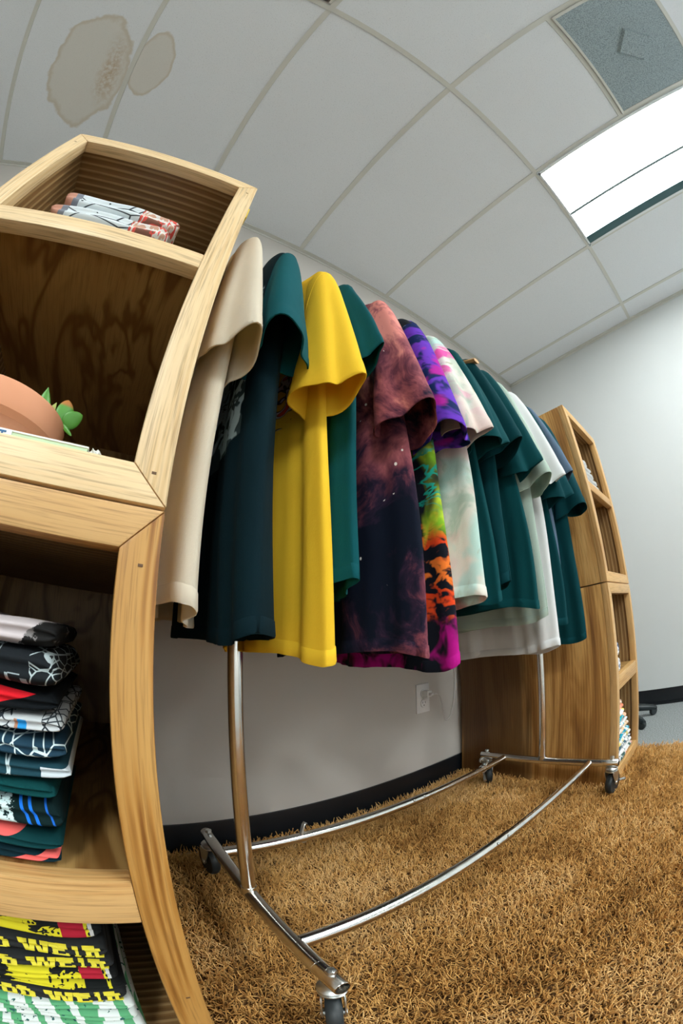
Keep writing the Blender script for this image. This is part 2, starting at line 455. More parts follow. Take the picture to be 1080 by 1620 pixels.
unit('shelf_unit', FX0, FX1, .014, .727, .409, 'lower wooden shelf box at the far end of the rack with colourful rolled shirts', .038, .050, True, False)
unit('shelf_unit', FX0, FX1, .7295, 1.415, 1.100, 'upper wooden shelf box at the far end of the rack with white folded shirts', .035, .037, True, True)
# yellow tag peeking out behind the upper near shelf
bm = bmesh.new(); add_box(bm, (-.001, -.018, 0), (.0065, .018, .045), .001)
yt = fin('sticky_note', bm, plain('yellow_paper', (.85, .62, .06), .7)); yt.location = (.0395, .372, 1.355)
tag(yt, 'tiny yellow tag stuck on the outer side of the nearest shelf near its top', 'tag')

# ------------------------------------------------------------------ clothes rack
RK = thing('clothes_rack', 'chrome rolling clothes rack with double base rails standing on the shag rug', 'clothes rack', (.71, .575, .012))
ro = RK.location
def L(p): return (p[0]-ro[0], p[1]-ro[1], p[2]-ro[2])
ZB = .14
for (xa, y0_, y1_, nm) in ((.203, .303, .850, 0), (1.215, .283, .815, 1)):
    bm = bmesh.new()
    r = .0135
    add_tube(bm, [L((xa, y0_+.055, ZB)), L((xa, y1_-.055, ZB))], r, 28)
    for k in (0, 1):   # swaged open ends
        ya_, yb_ = ((y0_, y0_+.06) if k == 0 else (y1_-.06, y1_))
        n = 28
        # hollow end
        prof = [(r*.80, 0), (r*.80, .06), (r*.98, .06), (r*.98, .001), (r*.92, 0)]
        Mx = Matrix.Rotation(-PI/2, 4, 'X') if k == 0 else Matrix.Rotation(PI/2, 4, 'X')
        rings = []
        c0 = Vector(L((xa, y0_ if k == 0 else y1_, ZB)))
        for rr, zz in prof:
            rings.append([bm.verts.new(Mx @ Vector((rr*math.cos(2*PI*q/n), rr*math.sin(2*PI*q/n), zz)) + c0) for q in range(n)])
        for i in range(len(rings)):
            j = (i+1) % len(rings)
            for q in range(n): bm.faces.new((rings[i][q], rings[i][(q+1) % n], rings[j][(q+1) % n], rings[j][q]))
    fin('base_bar', bm, CHROME, RK)
for ya_, yb_ in ((.421, .383), (.745, .712)):
    bm = bmesh.new()
    xm = .72 if ya_ < .5 else .80
    ym = ya_+(yb_-ya_)*(xm-.203)/1.012
    add_tube(bm, [L((.212, ya_, ZB)), L((xm, ym, ZB))], .0125, 28)
    add_tube(bm, [L((xm-.002, ym, ZB)), L((1.208, yb_, ZB))], .0108, 28)
    rail = fin('base_rail', bm, CHROME, RK)
    for xx in (xm-.02, xm-.06):
        bm = bmesh.new()
        yy = ya_+(yb_-ya_)*(xx-.203)/1.012
        add_lathe(bm, [(.0001, .0165), (.0025, .016), (.0035, .0145), (.0035, .008)], L((xx, yy-.0, ZB-.001)), 12, Matrix.Rotation(.9, 4, 'X'))
        fin('snap_button', bm, ZINC, rail)
def wp(x, z): return L((x, .578, z))
for xa, xo in ((.203, 0), (1.215, -.023)):
    bm = bmesh.new()
    add_tube(bm, [L((xa, .583+xo, ZB)), L((xa, .583+xo, .72))], .0130, 28)
    add_tube(bm, [L((xa, .583+xo, .70)), L((xa, .575, 1.475))], .0108, 24)
    fin('upright', bm, CHROME, RK)
    bm = bmesh.new(); add_tube(bm, [L((xa, .583+xo, ZB+.004)), L((xa, .583+xo, ZB+.018))], [.0155, .0142], 28); fin('weld_collar', bm, CHROME, RK)
bm = bmesh.new(); add_tube(bm, [L((.062, .575, 1.488)), L((1.262, .575, 1.488))], .0125, 24); fin('hanging_bar', bm, CHROME, RK)
for xx in (.066, 1.258):
    bm = bmesh.new(); add_lathe(bm, [(.0001, -.004), (.010, -.004), (.0145, 0), (.0145, .010), (.010, .012), (.0001, .012)], L((xx-.004, .575, 1.488)), 20, Matrix.Rotation(PI/2, 4, 'Y'))
    fin('end_cap', bm, ZINC, RK)
def caster(x, y, yaw, lever=False):
    """wheel 76 mm, fork and swivel plate; parts of the rack"""
    e = []
    Rz = Matrix.Rotation(yaw, 4, 'Z')
    wc = Vector((0, .014, .052))
    def out(name, bm, mat, par):
        for v in bm.verts: v.co = (Rz @ v.co) + Vector(L((x, y, .012)))
        return fin(name, bm, mat, par)
    bm = bmesh.new(); Mw = Matrix.Rotation(PI/2, 4, 'Y')
    add_lathe(bm, [(.012, -.0115), (.026, -.010), (.030, -.0115), (.035, -.011), (.0385, -.007), (.0395, 0), (.0385, .007), (.035, .011), (.030, .0115), (.026, .010), (.012, .0115)], wc, 40, Mw)
    wheel = out('caster_wheel', bm, RUBBER, RK)
    bm = bmesh.new(); add_lathe(bm, [(.0001, -.018), (.006, -.018), (.007, -.016), (.007, .016), (.006, .018), (.0001, .018)], wc, 16, Mw)
    out('axle', bm, ZINC, wheel)
    bm = bmesh.new()
    for s in (-1, 1):
        pl = [(-.020, .098), (.018, .098), (.026, .085), (.024, .050), (.018, .044), (.010, .044), (.004, .055), (-.012, .080)]
        a = [bm.verts.new((s*.0145, p, z)) for p, z in pl]; b = [bm.verts.new((s*.0165, p, z)) for p, z in pl]
        fs = [bm.faces.new(a), bm.faces.new(b[::-1])]
        for i in range(len(pl)): fs.append(bm.faces.new((a[i], b[i], b[(i+1) % len(pl)], a[(i+1) % len(pl)])))
    add_lathe(bm, [(.0001, .096), (.0165, .096), (.0205, .099), (.0205, .1015), (.017, .103), (.0001, .103)], (0, 0, 0), 32)
    add_lathe(bm, [(.012, .103), (.019, .105), (.021, .109), (.018, .113), (.010, .116), (.0001, .116)], (0, 0, 0), 32)
    out('caster_fork', bm, ZINC, RK)
    bm = bmesh.new(); add_lathe(bm, [(.0045, .112), (.0045, .1415), (.0075, .1425), (.0085, .146), (.0075, .1495), (.004, .151), (.0001, .151)], (0, 0, 0), 6)
    out('bolt', bm, ZINC, RK)
    if lever:
        bm = bmesh.new(); add_tube(bm, [(.016, .03, .055), (.021, .052, .050), (.022, .066, .044)], [.004, .005, .006], 8); out('brake_lever', bm, ZINC, RK)
caster(.203, .328, 2.6); caster(.203, .822, .15)
caster(1.215, .306, 1.40+PI, True); caster(1.215, .792, 2.4, True)
# spring clips on the rear rail
def clip(x, y, label, rz, big):
    t = thing('rail_clip', label, 'clip', (x, y, ZB+.009), rz)
    bm = bmesh.new()
    pts = []
    if big:
        for k in range(15):
            a = -PI*.55 + k*PI*1.55/14
            pts.append((.0, -.002-.014*math.cos(a+.3), .018+.016*math.sin(a)))
        hw_ = .005
    else:
        pts = [(0, .006, -.010), (0, .010, -.002), (0, .004, .006), (0, .001, .016), (0, -.003, .026), (0, -.008, .031), (0, -.011, .028)]
        hw_ = .0055
    P = np.array([[(px-hw_, py, pz), (px+hw_, py, pz)] for px, py, pz in pts])
    o = grid_mesh('spring_band', P, False, ZINC, t, .0016)
    bm = bmesh.new(); add_tube(bm, [(-.006, 0, -.009), (.006, 0, -.009)], .0142, 20); fin('sleeve_ring', bm, ZINC, t)
clip(.402, .739, 'small zinc spring clip on the rear base rail near the closer upright', PI/2+.2, False)
clip(1.075, .717, 'curled zinc spring clip on the rear base rail near the far caster', PI/2-.4, True)

# ------------------------------------------------------------------ cloth materials
def cloth_bump(m, s=.25):
    n = m.noise(900, m.mapv((1, 1, .35)), 2, .6); g = m.noise(15, m.mapv((1, 1, .35)), 2, .5, .6)
    m.bump(m.math('ADD', m.mul(n, .10), m.mul(g, 1.3)), s*2.2, .006)
def cloth(name, c, c2=None):
    m = NM(name, .92, .15)
    c2 = c2 or tuple(k*.8 for k in c)
    m.col(m.mix(m.noise(9, None, 3), c, c2)); cloth_bump(m)
    return m
TEAL = (.001, .066, .074)
def translucent(mat, f, col):
    nt = mat.node_tree; out = [n for n in nt.nodes if n.type == 'OUTPUT_MATERIAL'][0]; b = nt.nodes['Principled BSDF']
    tr = nt.nodes.new('ShaderNodeBsdfTranslucent'); tr.inputs[0].default_value = col+(1,)
    mx = nt.nodes.new('ShaderNodeMixShader'); mx.inputs[0].default_value = f
    nt.links.new(b.outputs[0], mx.inputs[1]); nt.links.new(tr.outputs[0], mx.inputs[2]); nt.links.new(mx.outputs[0], out.inputs['Surface'])
def graphic_mask(m, y0, y1, z0, z1):
    x, y, z = m.sep()
    a = m.mul(m.math('GREATER_THAN', y, y0), m.math('LESS_THAN', y, y1))
    b = m.mul(m.math('GREATER_THAN', z, z0), m.math('LESS_THAN', z, z1))
    return m.mul(m.mul(a, b), m.math('LESS_THAN', x, 0.0))
CREAM = cloth('cream_cotton', (.86, .81, .69)).m
DARK = cloth('shaded_teal_graphic_cotton', (.0007, .014, .020), (.0005, .009, .014))  # body coloured darker for the cream shirt's shade, sleeves stay lit teal
mk = graphic_mask(DARK, -.155, .155, .26, .62)
vd = DARK.vor(17, DARK.mapv((1, 1, 1)), 'F1'); vl = DARK.ss(DARK.noise(24, None, 2, .5, 1.5), .48, .52)
DARK.col(DARK.mix(DARK.mul(mk, DARK.ss(DARK.noise(12, None, 2, .5, .8), .40, .43)), DARK.b.inputs['Base Color'].links[0].from_socket, DARK.mix(vl, (.42, .55, .60), (.05, .08, .09)))); DARK = DARK.m
YEL = cloth('yellow_cotton', (.95, .64, .04), (.93, .60, .035))
mk = graphic_mask(YEL, -.145, .12, .37, .50)
n1 = YEL.noise(26, None, 1, .5, .4)
YEL.col(YEL.mix(YEL.mul(mk, YEL.ss(n1, .47, .475)), YEL.b.inputs['Base Color'].links[0].from_socket,
        YEL.ramp(n1, [(0, (.02, .02, .02)), (.50, (.75, .72, .66)), (.56, (.03, .03, .03)), (.58, (.70, .05, .04))], 'CONSTANT'))); YEL = YEL.m
TEALM = [cloth('teal_cotton_%s' % n, c, c2).m for n, c, c2 in (('plain', TEAL, (.003, .05, .058)), ('deep', (.001, .046, .055), (.001, .037, .046)), ('faded', (.002, .080, .092), (.002, .066, .080)))]
NAVY = cloth('dark_navy_cotton', (.004, .022, .034)).m
MINT = cloth('mint_cotton', (.50, .62, .54)).m
WHITE = cloth('white_cotton', (.80, .81, .80), (.74, .76, .77)).m
SLATE = cloth('slate_blue_cotton', (.12, .18, .26)).m
translucent(CREAM, .36, (.95, .78, .45)); translucent(YEL, .22, (1.0, .62, .03)); translucent(WHITE, .22, (.9, .9, .9)); translucent(MINT, .2, (.7, .85, .75))
# bleached galaxy
m = NM('galaxy_bleach_cotton', .9, .15)
wv = m.n('ShaderNodeVectorMath', operation='ADD'); m.put(wv.inputs[0], m.co())
wsc = m.n('ShaderNodeVectorMath', operation='SCALE'); m.put(wsc.inputs[0], m.noisec(5, None, 3)); wsc.inputs['Scale'].default_value = .16
m.put(wv.inputs[1], wsc.outputs[0])
n1 = m.noise(7, m.mapv((1, 1, .7), v=wv.outputs[0]), 6, .68, .4)
n2 = m.noise(3.6, m.mapv((1, 1, 1), loc=(3, 5, 2)), 2, .5, .3)
rdg = m.math('SUBTRACT', 1, m.mul(m.math('ABSOLUTE', m.math('SUBTRACT', m.noise(9, m.mapv((1, 1, .6), v=wv.outputs[0], loc=(1, 1, 4)), 5, .62), .5)), 9), clamp=True)
x, y, z = m.sep()
topw = m.ss(z, .22, .62); hemw = m.ss(z, .14, .05)
n1 = m.math('ADD', m.mul(m.math('SUBTRACT', n1, .5), 1.6), .5)
f = m.math('ADD', m.math('ADD', n1, m.mul(topw, .13)), m.mul(m.math('SUBTRACT', n2, .52), 1.0))
f = m.math('ADD', f, m.mul(rdg, m.math('ADD', m.mul(topw, .12), .10)))
f = m.math('ADD', f, m.math('ADD', m.mul(hemw, .06), .03))
c = m.ramp(f, [(.46, (.003, .006, .016)), (.56, (.022, .012, .030)), (.66, (.13, .035, .055)), (.80, (.30, .085, .10)), (1.0, (.72, .26, .22))])
spk = m.mul(m.ss(m.vor(55, m.mapv((1, 1, .8))), .17, .12), m.math('GREATER_THAN', m.noise(13, None, 2), .57))
m.col(m.mix(spk, c, (.85, .80, .75))); cloth_bump(m); GALAXY = m.m
# black / green / orange / magenta tie dye, purple blue sleeves
m = NM('neon_tie_dye_cotton', .9, .15)
x, y, z = m.sep(); wb = m.noise(9, None, 4, .6, 1.0)
zz = m.math('ADD', z, m.mul(m.math('SUBTRACT', wb, .5), .10))
def veins(sc, off, wdt, st=(1, 1, 1.8)):
    n_ = m.noise(sc, m.mapv(st, loc=off), 3, .55, .5)
    return m.math('SUBTRACT', 1, m.math('MULTIPLY', m.math('ABSOLUTE', m.math('SUBTRACT', n_, .5)), wdt), clamp=True)
BLKC = (.006, .008, .014)
low = BLKC
org = m.mul(m.mul(m.ss(zz, .06, .09), m.ss(zz, .27, .23)), m.ss(veins(15, (1, 2, 3), 10), .25, .8))
low = m.mix(org, low, m.mix(m.ss(wb, .4, .6), (.70, .055, .012), (.85, .20, .03)))
gr = m.mul(m.mul(m.ss(zz, .20, .24), m.ss(zz, .42, .36)), m.ss(m.noise(7, m.mapv((1, 1, .6), loc=(5, 2, 0)), 3, .5, .6), .42, .50))
low = m.mix(gr, low, m.mix(m.ss(m.noise(20), .4, .6), (.20, .42, .02), (.55, .68, .04)))
low = m.mix(m.mul(m.ss(zz, .44, .36), m.mul(m.ss(zz, .24, .3), m.ss(veins(12, (4, 4, 1), 12), .5, .9))), low, (.01, .30, .22))
mg = m.mul(m.ss(zz, .085, .04), m.ss(m.noise(13, None, 3, .6, .8), .44, .56))
low = m.mix(mg, low, (.42, .006, .22))
low = m.mix(m.mul(m.ss(zz, .40, .5), .9), low, (.018, .022, .028))
m.col(low); cloth_bump(m); NEON = m.m
m = NM('purple_blue_tie_dye_cotton', .9, .15)
x, y, z = m.sep()
slv = m.mix(m.ss(veins(10, (2, 8, 1), 8, (1, 1, 1.6)), .2, .8), (.005, .018, .09), (.13, .035, .45))
slv = m.mix(m.ss(m.noise(8, m.mapv((1, 1, 1.5)), 3, .5, .6), .54, .62), slv, (.42, .015, .30))
slv = m.mix(m.mul(m.ss(m.noise(14, m.mapv((1, 1, 1), loc=(3, 1, 2)), 3, .6, .8), .60, .66), m.ss(z, .66, .74)), slv, (.35, .50, .62))
m.col(slv); cloth_bump(m); NEONS = m.m
# pastel tie dye
m = NM('pastel_tie_dye_cotton', .9, .15)
n1 = m.noise(6, None, 3, .5, 1.2); n2 = m.noise(8, m.mapv((1, 1, 1), loc=(4, 2, 1)), 3, .5, 1.0)
x, y, z = m.sep()
c = m.mix(m.ss(n1, .45, .6), (.70, .68, .60), (.46, .66, .60))
c = m.mix(m.mul(m.ss(m.noise(9, m.mapv((1, 1, 2.4), loc=(4, 2, 1)), 3, .5, 1.0), .50, .60), m.ss(z, .32, .55)), c, (.72, .10, .36))
c = m.mix(m.mul(m.ss(n2, .38, .30), .8), c, (.36, .36, .22))
c = m.mix(m.mul(m.ss(m.noise(5, m.mapv((1, 1, 1), loc=(9, 3, 4)), 3), .50, .58), m.ss(z, .5, .2)), c, (.66, .42, .40))
c = m.mix(m.mul(m.ss(m.noise(11, m.mapv((1, 1, .7), loc=(1, 9, 4)), 4, .6, 1.2), .52, .66), .75), c, (.34, .46, .36))
m.col(c); cloth_bump(m); PASTEL = m.m

# ------------------------------------------------------------------ hanging shirts
HAM = NM('pale_beech_hanger', .45, .4); HAM.col(HAM.mix(HAM.wave(30, HAM.mapv((1, .1, 1)), 3, 2, 1, 'X'), (.62, .38, .18), (.50, .28, .11))); HAM = HAM.m
YC = .575
SEAM = {}
def seam_mat(base):
    return base
ZN = 1.415      # neck top height
def interp(t, pts):
    t = max(0, min(1, t)); n = len(pts)-1; k = min(int(t*n), n-1); f = t*n-k
    p0 = pts[max(k-1, 0)]; p1 = pts[k]; p2 = pts[k+1]; p3 = pts[min(k+2, n)]
    return tuple(.5*((2*b)+(-a+c)*f+(2*a-5*b+4*c-d)*f*f+(-a+3*b-3*c+d)*f**3) for a, b, c, d in zip(p0, p1, p2, p3))
def shirt(x, label, cat_group, mat, hem=.615, hw=.198, yaw=0.0, th=.019, folds=1.5, amp=.011, ph=0.0, sax=.040, sdrop=0.0, sw=1.0, lobes=3, curl=.22, seed=0, smat=None, sout=1.0):
    smat = smat or mat
    rnd = random.Random(seed)
    t = thing('hanging_t_shirt', label, 't-shirt', (x, YC, hem), yaw, cat_group)
    zn = ZN - hem
    def ztop(dy, frontside):
        a = abs(dy)
        z = zn - .075*max(0, (a-.065))/.135 - .0
        if a > .17: z -= 4.5*(a-.17)**2*10*.5
        if a < .085: z -= (.075 if frontside else .018)*(1-(a/.085)**2)
        return z
    nu, nv = 96, 46
    P = np.zeros((nv, nu, 3))
    for j in range(nv):
        tt = j/(nv-1)
        w_ = hw*(.985+.03*math.sin(tt*2.2+ph)) + .006*tt*math.sin(ph*3)
        thj = th*(.75+.40*min(1, tt*3))*(1+.15*tt)
        for i in range(nu):
            a = 2*PI*i/nu
            ca, sa = math.cos(a), math.sin(a)
            # superellipse so that the panels are flat
            yy = w_*math.copysign(abs(ca)**.75, ca); xx = thj*math.copysign(abs(sa)**.8, sa)
            zt = ztop(yy, xx < 0)
            zz = zt*(1-tt) + tt*(.004*math.sin(5*ca+ph) + (.008*math.sin(a*2+ph)))
            g = .25+.75*tt
            xx += amp*g*math.sin(2*PI*folds*(yy/hw)*.5+ph+1.3*tt) + amp*.45*g*math.sin(2*PI*folds*1.9*(yy/hw)*.5+2.1*ph-2*tt)
            # crease relief on each panel
            xx += math.copysign(1, sa)*.0034*tt*math.sin(2*PI*4.2*(yy/hw)+ph*2+(0 if sa > 0 else 2))
            yy += .004*tt*math.sin(9*tt+ph)
            P[j, i] = (xx, yy, zz)
    grid_mesh('body', P, True, mat, t, .0022)
    # hem band stitched edge
    Hm = P[-2:, :, :].copy()
    cx = P[-1].mean(0)
    Hh = []
    for k, (dz, o_) in enumerate(((.020, .0006), (.019, .0016), (.002, .0020), (-.001, .0012))):
        ring = P[-1].copy()
        d = ring-cx; nrm = np.stack([d[:, 0]/max(th, .01)**1, d[:, 1]*.0, d[:, 2]*0], 1)
        up_ = np.sign(d[:, 0])*1.0
        ring[:, 0] += up_*o_; ring[:, 1] += np.sign(d[:, 1])*o_*np.abs(d[:, 1])/hw; ring[:, 2] += dz
        # follow body slope by interpolation between rings
        f = dz/max(1e-6, (P[-2, :, 2]-P[-1, :, 2]).mean())
        ring[:, :2] += (P[-2, :, :2]-P[-1, :, :2])*f
        Hh.append(ring)
    grid_mesh('hem', np.array(Hh), True, mat, t, .0)
    # collar
    Q = np.zeros((5, 64, 3))
    for j in range(5):
        for i in range(64):
            a = 2*PI*i/64; yy = .080*math.cos(a); sx = math.sin(a)
            fr = sx < 0
            z0_ = zn - (.075 if fr else .018)*(1-(abs(yy)/.085)**2)
            Q[j, i] = (.0135*math.copysign(abs(sx)**.7, sx)*(1+.1*j), yy*(1+.03*j), z0_+.012-.005*j)
    grid_mesh('collar', Q, True, mat, t, .0022)
    # sleeves
    for s in (-1, 1):
        d = rnd.uniform(-.012, .012)+sdrop
        A = [(.150, -.052), (.190, -.072), (.215, -.135), (.235, -.235+d*.4), (.253, -.340+d*.8), (.268, -.435+d)]
        B = [(.150, -.225), (.154, -.280), (.158, -.330+d*.3), (.160, -.375+d*.6), (.157, -.415+d*.9), (.150, -.450+d)]
        A = [(.150+(a0-.150)*sout, a1) for a0, a1 in A]
        if sw != 1.0: B = [(b0*1.0-(.02*(sw-1)*k), b1) for k, (b0, b1) in enumerate(B)]
        m_ = 30; n_ = 56
        S = np.zeros((m_, n_, 3)); p2 = ph*1.7+s
        for j in range(m_):
            tt = j/(m_-1)
            ay, az = interp(tt, A); by, bz = interp(tt, B)
            cy, cz = (ay+by)/2, (az+bz)/2; ey, ez = (ay-by)/2, (az-bz)/2
            ax = (.020+(sax-.020)*min(1, tt*1.25)**.8)
            ox_ = amp*.4*math.sin(ph+s)*(1-tt) + tt*.010*math.sin(p2*2)
            for i in range(n_):
                a = 2*PI*i/n_
                lob = 1+curl*tt**1.5*math.sin(lobes*a+p2)+.10*tt*math.sin(5*a+2*p2)
                c_, s_ = math.cos(a)*lob, math.sin(a)*lob
                S[j, i] = (ox_+ax*s_, s*(cy+ey*c_), zn+cz+ez*c_ + tt*.010*math.sin(2*a+p2))
        grid_mesh('sleeve', S, True, smat, t, .0022)
        # sleeve hem band
        E = S[-4:].copy(); cen = S[-1].mean(0)
        for k in range(4):
            dd_ = E[k]-cen; dd_[:, 2] = 0; L_ = np.linalg.norm(dd_, axis=1, keepdims=True)+1e-6
            E[k] += dd_/L_*(.0006, .0020, .0022, .0012)[k]
        grid_mesh('sleeve_hem', E, True, smat, t, 0)
        # shoulder seam ridge
        sm_ = S[8]; dv = S[8]-S[8].mean(0); L_ = np.linalg.norm(dv, axis=1, keepdims=True)+1e-6
        bm = bmesh.new(); rings = []
        pts = [Vector(p) for p in (sm_ + dv/L_*.0012)[list(range(n_))+[0]]]
        add_tube(bm, pts, .0011, 6); fin('seam', bm, smat, t)
    return t
def hanger(x, label, yaw=0.0, half=.188, dz=0.0):
    t = thing('clothes_hanger', label, 'clothes hanger', (x, YC, 1.30+dz), yaw, 'wooden hangers on the rack')
    bm = bmesh.new(); n = 24; sec = 10; rings = []
    for i in range(n+1):
        s = -1+2*i/n; yy = half*s; zz = .098-.075*abs(s)**1.25
        cx = .008*(abs(s)**2)
        hh = .011*(1-.25*abs(s)); wwd = .0065+.006*abs(s)**4
        rings.append([bm.verts.new((cx+wwd*math.cos(2*PI*k/sec), yy, zz+hh*math.sin(2*PI*k/sec))) for k in range(sec)])
    for i in range(n):
        for k in range(sec): bm.faces.new((rings[i][k], rings[i][(k+1) % sec], rings[i+1][(k+1) % sec], rings[i+1][k]))
    bm.faces.new(rings[0][::-1]); bm.faces.new(rings[-1])
    fin('wooden_bar', bm, HAM, t)
    bm = bmesh.new(); zb = 1.488-1.30-dz
    pts = [(0, 0, .10), (0, 0, zb-.035)]
    for k in range(13):
        a = -PI*.5+k*PI*1.35/12
        pts.append((0, .0155*math.cos(a), zb+.0155*math.sin(a)) if k else (0, .004, zb-.022))
    add_tube(bm, pts, .0017, 8); fin('hook', bm, CHROME, t)
    return t
G = 't-shirts hanging on the chrome rack'
specs = [
 (.080, 'cream t-shirt with curled open sleeve, hanging closest to the near shelf', CREAM, dict(ph=.6, sax=.034, curl=.28, lobes=2, hem=.650, seed=1)),
 (.162, 'dark teal t-shirt with grey chest graphic hanging between cream and yellow shirts', DARK, dict(ph=2.2, sax=.042, th=.028, hem=.628, amp=.012, seed=2, sdrop=.025, smat=TEALM[2])),
 (.250, 'bright yellow t-shirt with a gaping sleeve hanging on the rack', YEL, dict(ph=4.0, sax=.036, hem=.605, seed=3, curl=.30, lobes=2)),
 (.312, 'plain teal t-shirt half hidden behind the yellow shirt', TEALM[2], dict(ph=1.0, sax=.020, hem=.70, th=.013, seed=4, hw=.188, sdrop=.11, curl=.10, sout=.86)),
 (.405, 'black and dusty pink bleach-splattered t-shirt with white specks', GALAXY, dict(ph=5.2, sax=.052, hem=.600, yaw=.02, seed=5, th=.024, curl=.16)),
 (.500, 'black tie-dye t-shirt with green, orange and magenta lower half and blue purple sleeves', NEON, dict(ph=2.8, sax=.042, hem=.575, seed=6, th=.022, smat=NEONS)),
 (.588, 'pastel pink, white and green tie-dye t-shirt hanging mid rack', PASTEL, dict(ph=.2, sax=.040, hem=.685, seed=7, sdrop=.04)),
 (.665, 'teal t-shirt directly behind the pastel tie-dye shirt', TEALM[0], dict(ph=3.4, sax=.034, hem=.690, seed=8, th=.015, sdrop=.05)),
 (.735, 'second teal t-shirt after the pastel tie-dye shirt', TEALM[1], dict(ph=1.6, sax=.034, hem=.720, seed=9, sdrop=.05)),
 (.808, 'third teal t-shirt after the pastel tie-dye, directly before the mint one', TEALM[0], dict(ph=4.6, sax=.028, hem=.672, seed=10, hw=.203, sdrop=.02)),
 (.890, 'pale mint t-shirt with rolled sleeve hanging right of the teal shirts', MINT, dict(ph=2.0, sax=.042, hem=.640, seed=11, curl=.3, hw=.207)),
 (.968, 'white t-shirt hanging between the mint shirt and the last teal shirts', WHITE, dict(ph=.9, sax=.034, hem=.555, seed=12, sdrop=.03, hw=.190)),
 (1.038, 'teal t-shirt directly after the white shirt', TEALM[1], dict(ph=3.9, sax=.034, hem=.625, seed=13)),
 (1.104, 'slate blue t-shirt showing only its shoulder before the far shelf', SLATE, dict(ph=5.5, sax=.028, hem=.72, seed=14, th=.013, hw=.168, sdrop=.08)),
 (1.172, 'darkest teal t-shirt at the far end of the rack, in front of the far shelf', TEALM[1], dict(ph=2.5, sax=.040, hem=.560, seed=15, yaw=.10, sdrop=-.02)),
]
hl = ['inside the cream shirt', 'inside the dark graphic shirt', 'inside the yellow shirt', 'inside the half hidden teal shirt', 'inside the bleach-splattered shirt', 'inside the black tie-dye shirt', 'inside the pastel tie-dye shirt', 'inside the first teal shirt past the pastel one', 'inside the second teal shirt past the pastel one', 'inside the third teal shirt past the pastel one', 'inside the mint shirt', 'inside the white shirt', 'inside the teal shirt after the white one', 'inside the slate blue shirt', 'inside the last dark teal shirt']
for (x, lab, mat, kw), h in zip(specs, hl):
    shirt(x, lab, G, mat, **kw)
    hanger(x, 'pale wooden clothes hanger ' + h, kw.get('yaw', 0))
hanger(.720, 'pale wooden clothes hanger whose end pokes up just past the pastel tie-dye shirt', .0, .218, -.004)

# ------------------------------------------------------------------ folded shirts
def folded(loc, w, d, h, mat, label, group, yaw=0.0, seed=0, name='folded_t_shirt', tilt=0.0, layers=True):
    """origin at the base centre; front edge at -y"""
    rnd = random.Random(seed)
    t = thing(name, label, 't-shirt', loc, yaw, group)
    n, m_ = 48, 44; p1, p2 = rnd.uniform(0, 6), rnd.uniform(0, 6)
    P = np.zeros((m_, n, 3))
    for j in range(m_):
        u = -1+2*j/(m_-1)
        e = (1-abs(u)**9)**.5 if abs(u) < 1 else 0.0
        for i in range(n):
            a = 2*PI*i/n; ca, sa = math.cos(a), math.sin(a)
            yy = (d/2)*math.copysign(abs(ca)**.28, ca); zz = (h/2)*math.copysign(abs(sa)**.75, sa)
            if layers and ca < 0 and abs(sa) < .30: yy += .006*(1-abs(sa)/.30)     # fold groove between layers
            zz *= (.35+.65*e); yy *= (.965+.035*e)
            zz += h/2 + .0016*math.sin(u*3+p1) + .0010*math.sin(u*8+p2)*(sa > 0)
            xx = u*w/2 + .003*math.sin(6*zz/h+p2)*abs(u)**4
            zz = max(zz, 0.0002)
            P[j, i] = (xx, yy + .002*math.sin(u*5+p1), zz)
    o = grid_mesh('fabric', P, True, mat, t)
    # caps
    bm = bmesh.new(); bm.from_mesh(o.data); bm.verts.ensure_lookup_table()
    bm.faces.new([bm.verts[i] for i in range(n)]); bm.faces.new([bm.verts[(m_-1)*n+i] for i in range(n)][::-1])
    bmesh.ops.recalc_face_normals(bm, faces=bm.faces[:]); bm.to_mesh(o.data); bm.free()
    for p in o.data.polygons: p.use_smooth = True
    t['w'] = w; t['d'] = d; t['h'] = h; t['p1'] = p1; t['p2'] = p2
    return t
def lines_mat(name, base, line, scale=38, wd=.05, cover=None, blocks=None):
    m = NM(name, .85, .2)
    c = m.mix(m.noise(12), base, tuple(k*.7 for k in base))
    v = m.mapv((1, .3, 1.3), rot=(0, .5, 0))
    e = m.vor(scale, v, 'DISTANCE_TO_EDGE'); l1 = m.math('LESS_THAN', e, wd)
    e2 = m.vor(scale*.62, m.mapv((1, .3, 1), loc=(.3, .2, .7), rot=(0, -.6, 0)), 'DISTANCE_TO_EDGE'); l2 = m.math('LESS_THAN', e2, wd*.6)
    l = m.math('MAXIMUM', l1, l2)
    if cover is not None:
        x, y, z = m.sep()
        l = m.mul(l, m.math('MAXIMUM', m.math('GREATER_THAN', x, cover[1]), m.math('LESS_THAN', x, cover[0])))
    c = m.mix(l, c, line)
    if blocks:
        x, y, z = m.sep()
        for (a, b, z0, z1, cc) in blocks:
            k = m.mul(m.mul(m.math('GREATER_THAN', x, a), m.math('LESS_THAN', x, b)), m.mul(m.math('GREATER_THAN', z, z0), m.math('LESS_THAN', z, z1)))
            c = m.mix(k, c, cc)
    m.col(c); cloth_bump(m, .15); return m.m
def band_mat(name, base, bands):
    """bands: (kx, kz, c0, halfwidth, colour): |kx*x+kz*z-c0|<hw"""
    m = NM(name, .88, .15); c = m.mix(m.noise(12), base, tuple(k*.7 for k in base)); x, y, z = m.sep()
    for kx, kz, c0, hwid, cc in bands:
        q = m.math('ABSOLUTE', m.math('SUBTRACT', m.math('ADD', m.mul(x, kx), m.mul(z, kz)), c0))
        c = m.mix(m.math('LESS_THAN', q, hwid), c, cc)
    m.col(c); cloth_bump(m, .15); return m
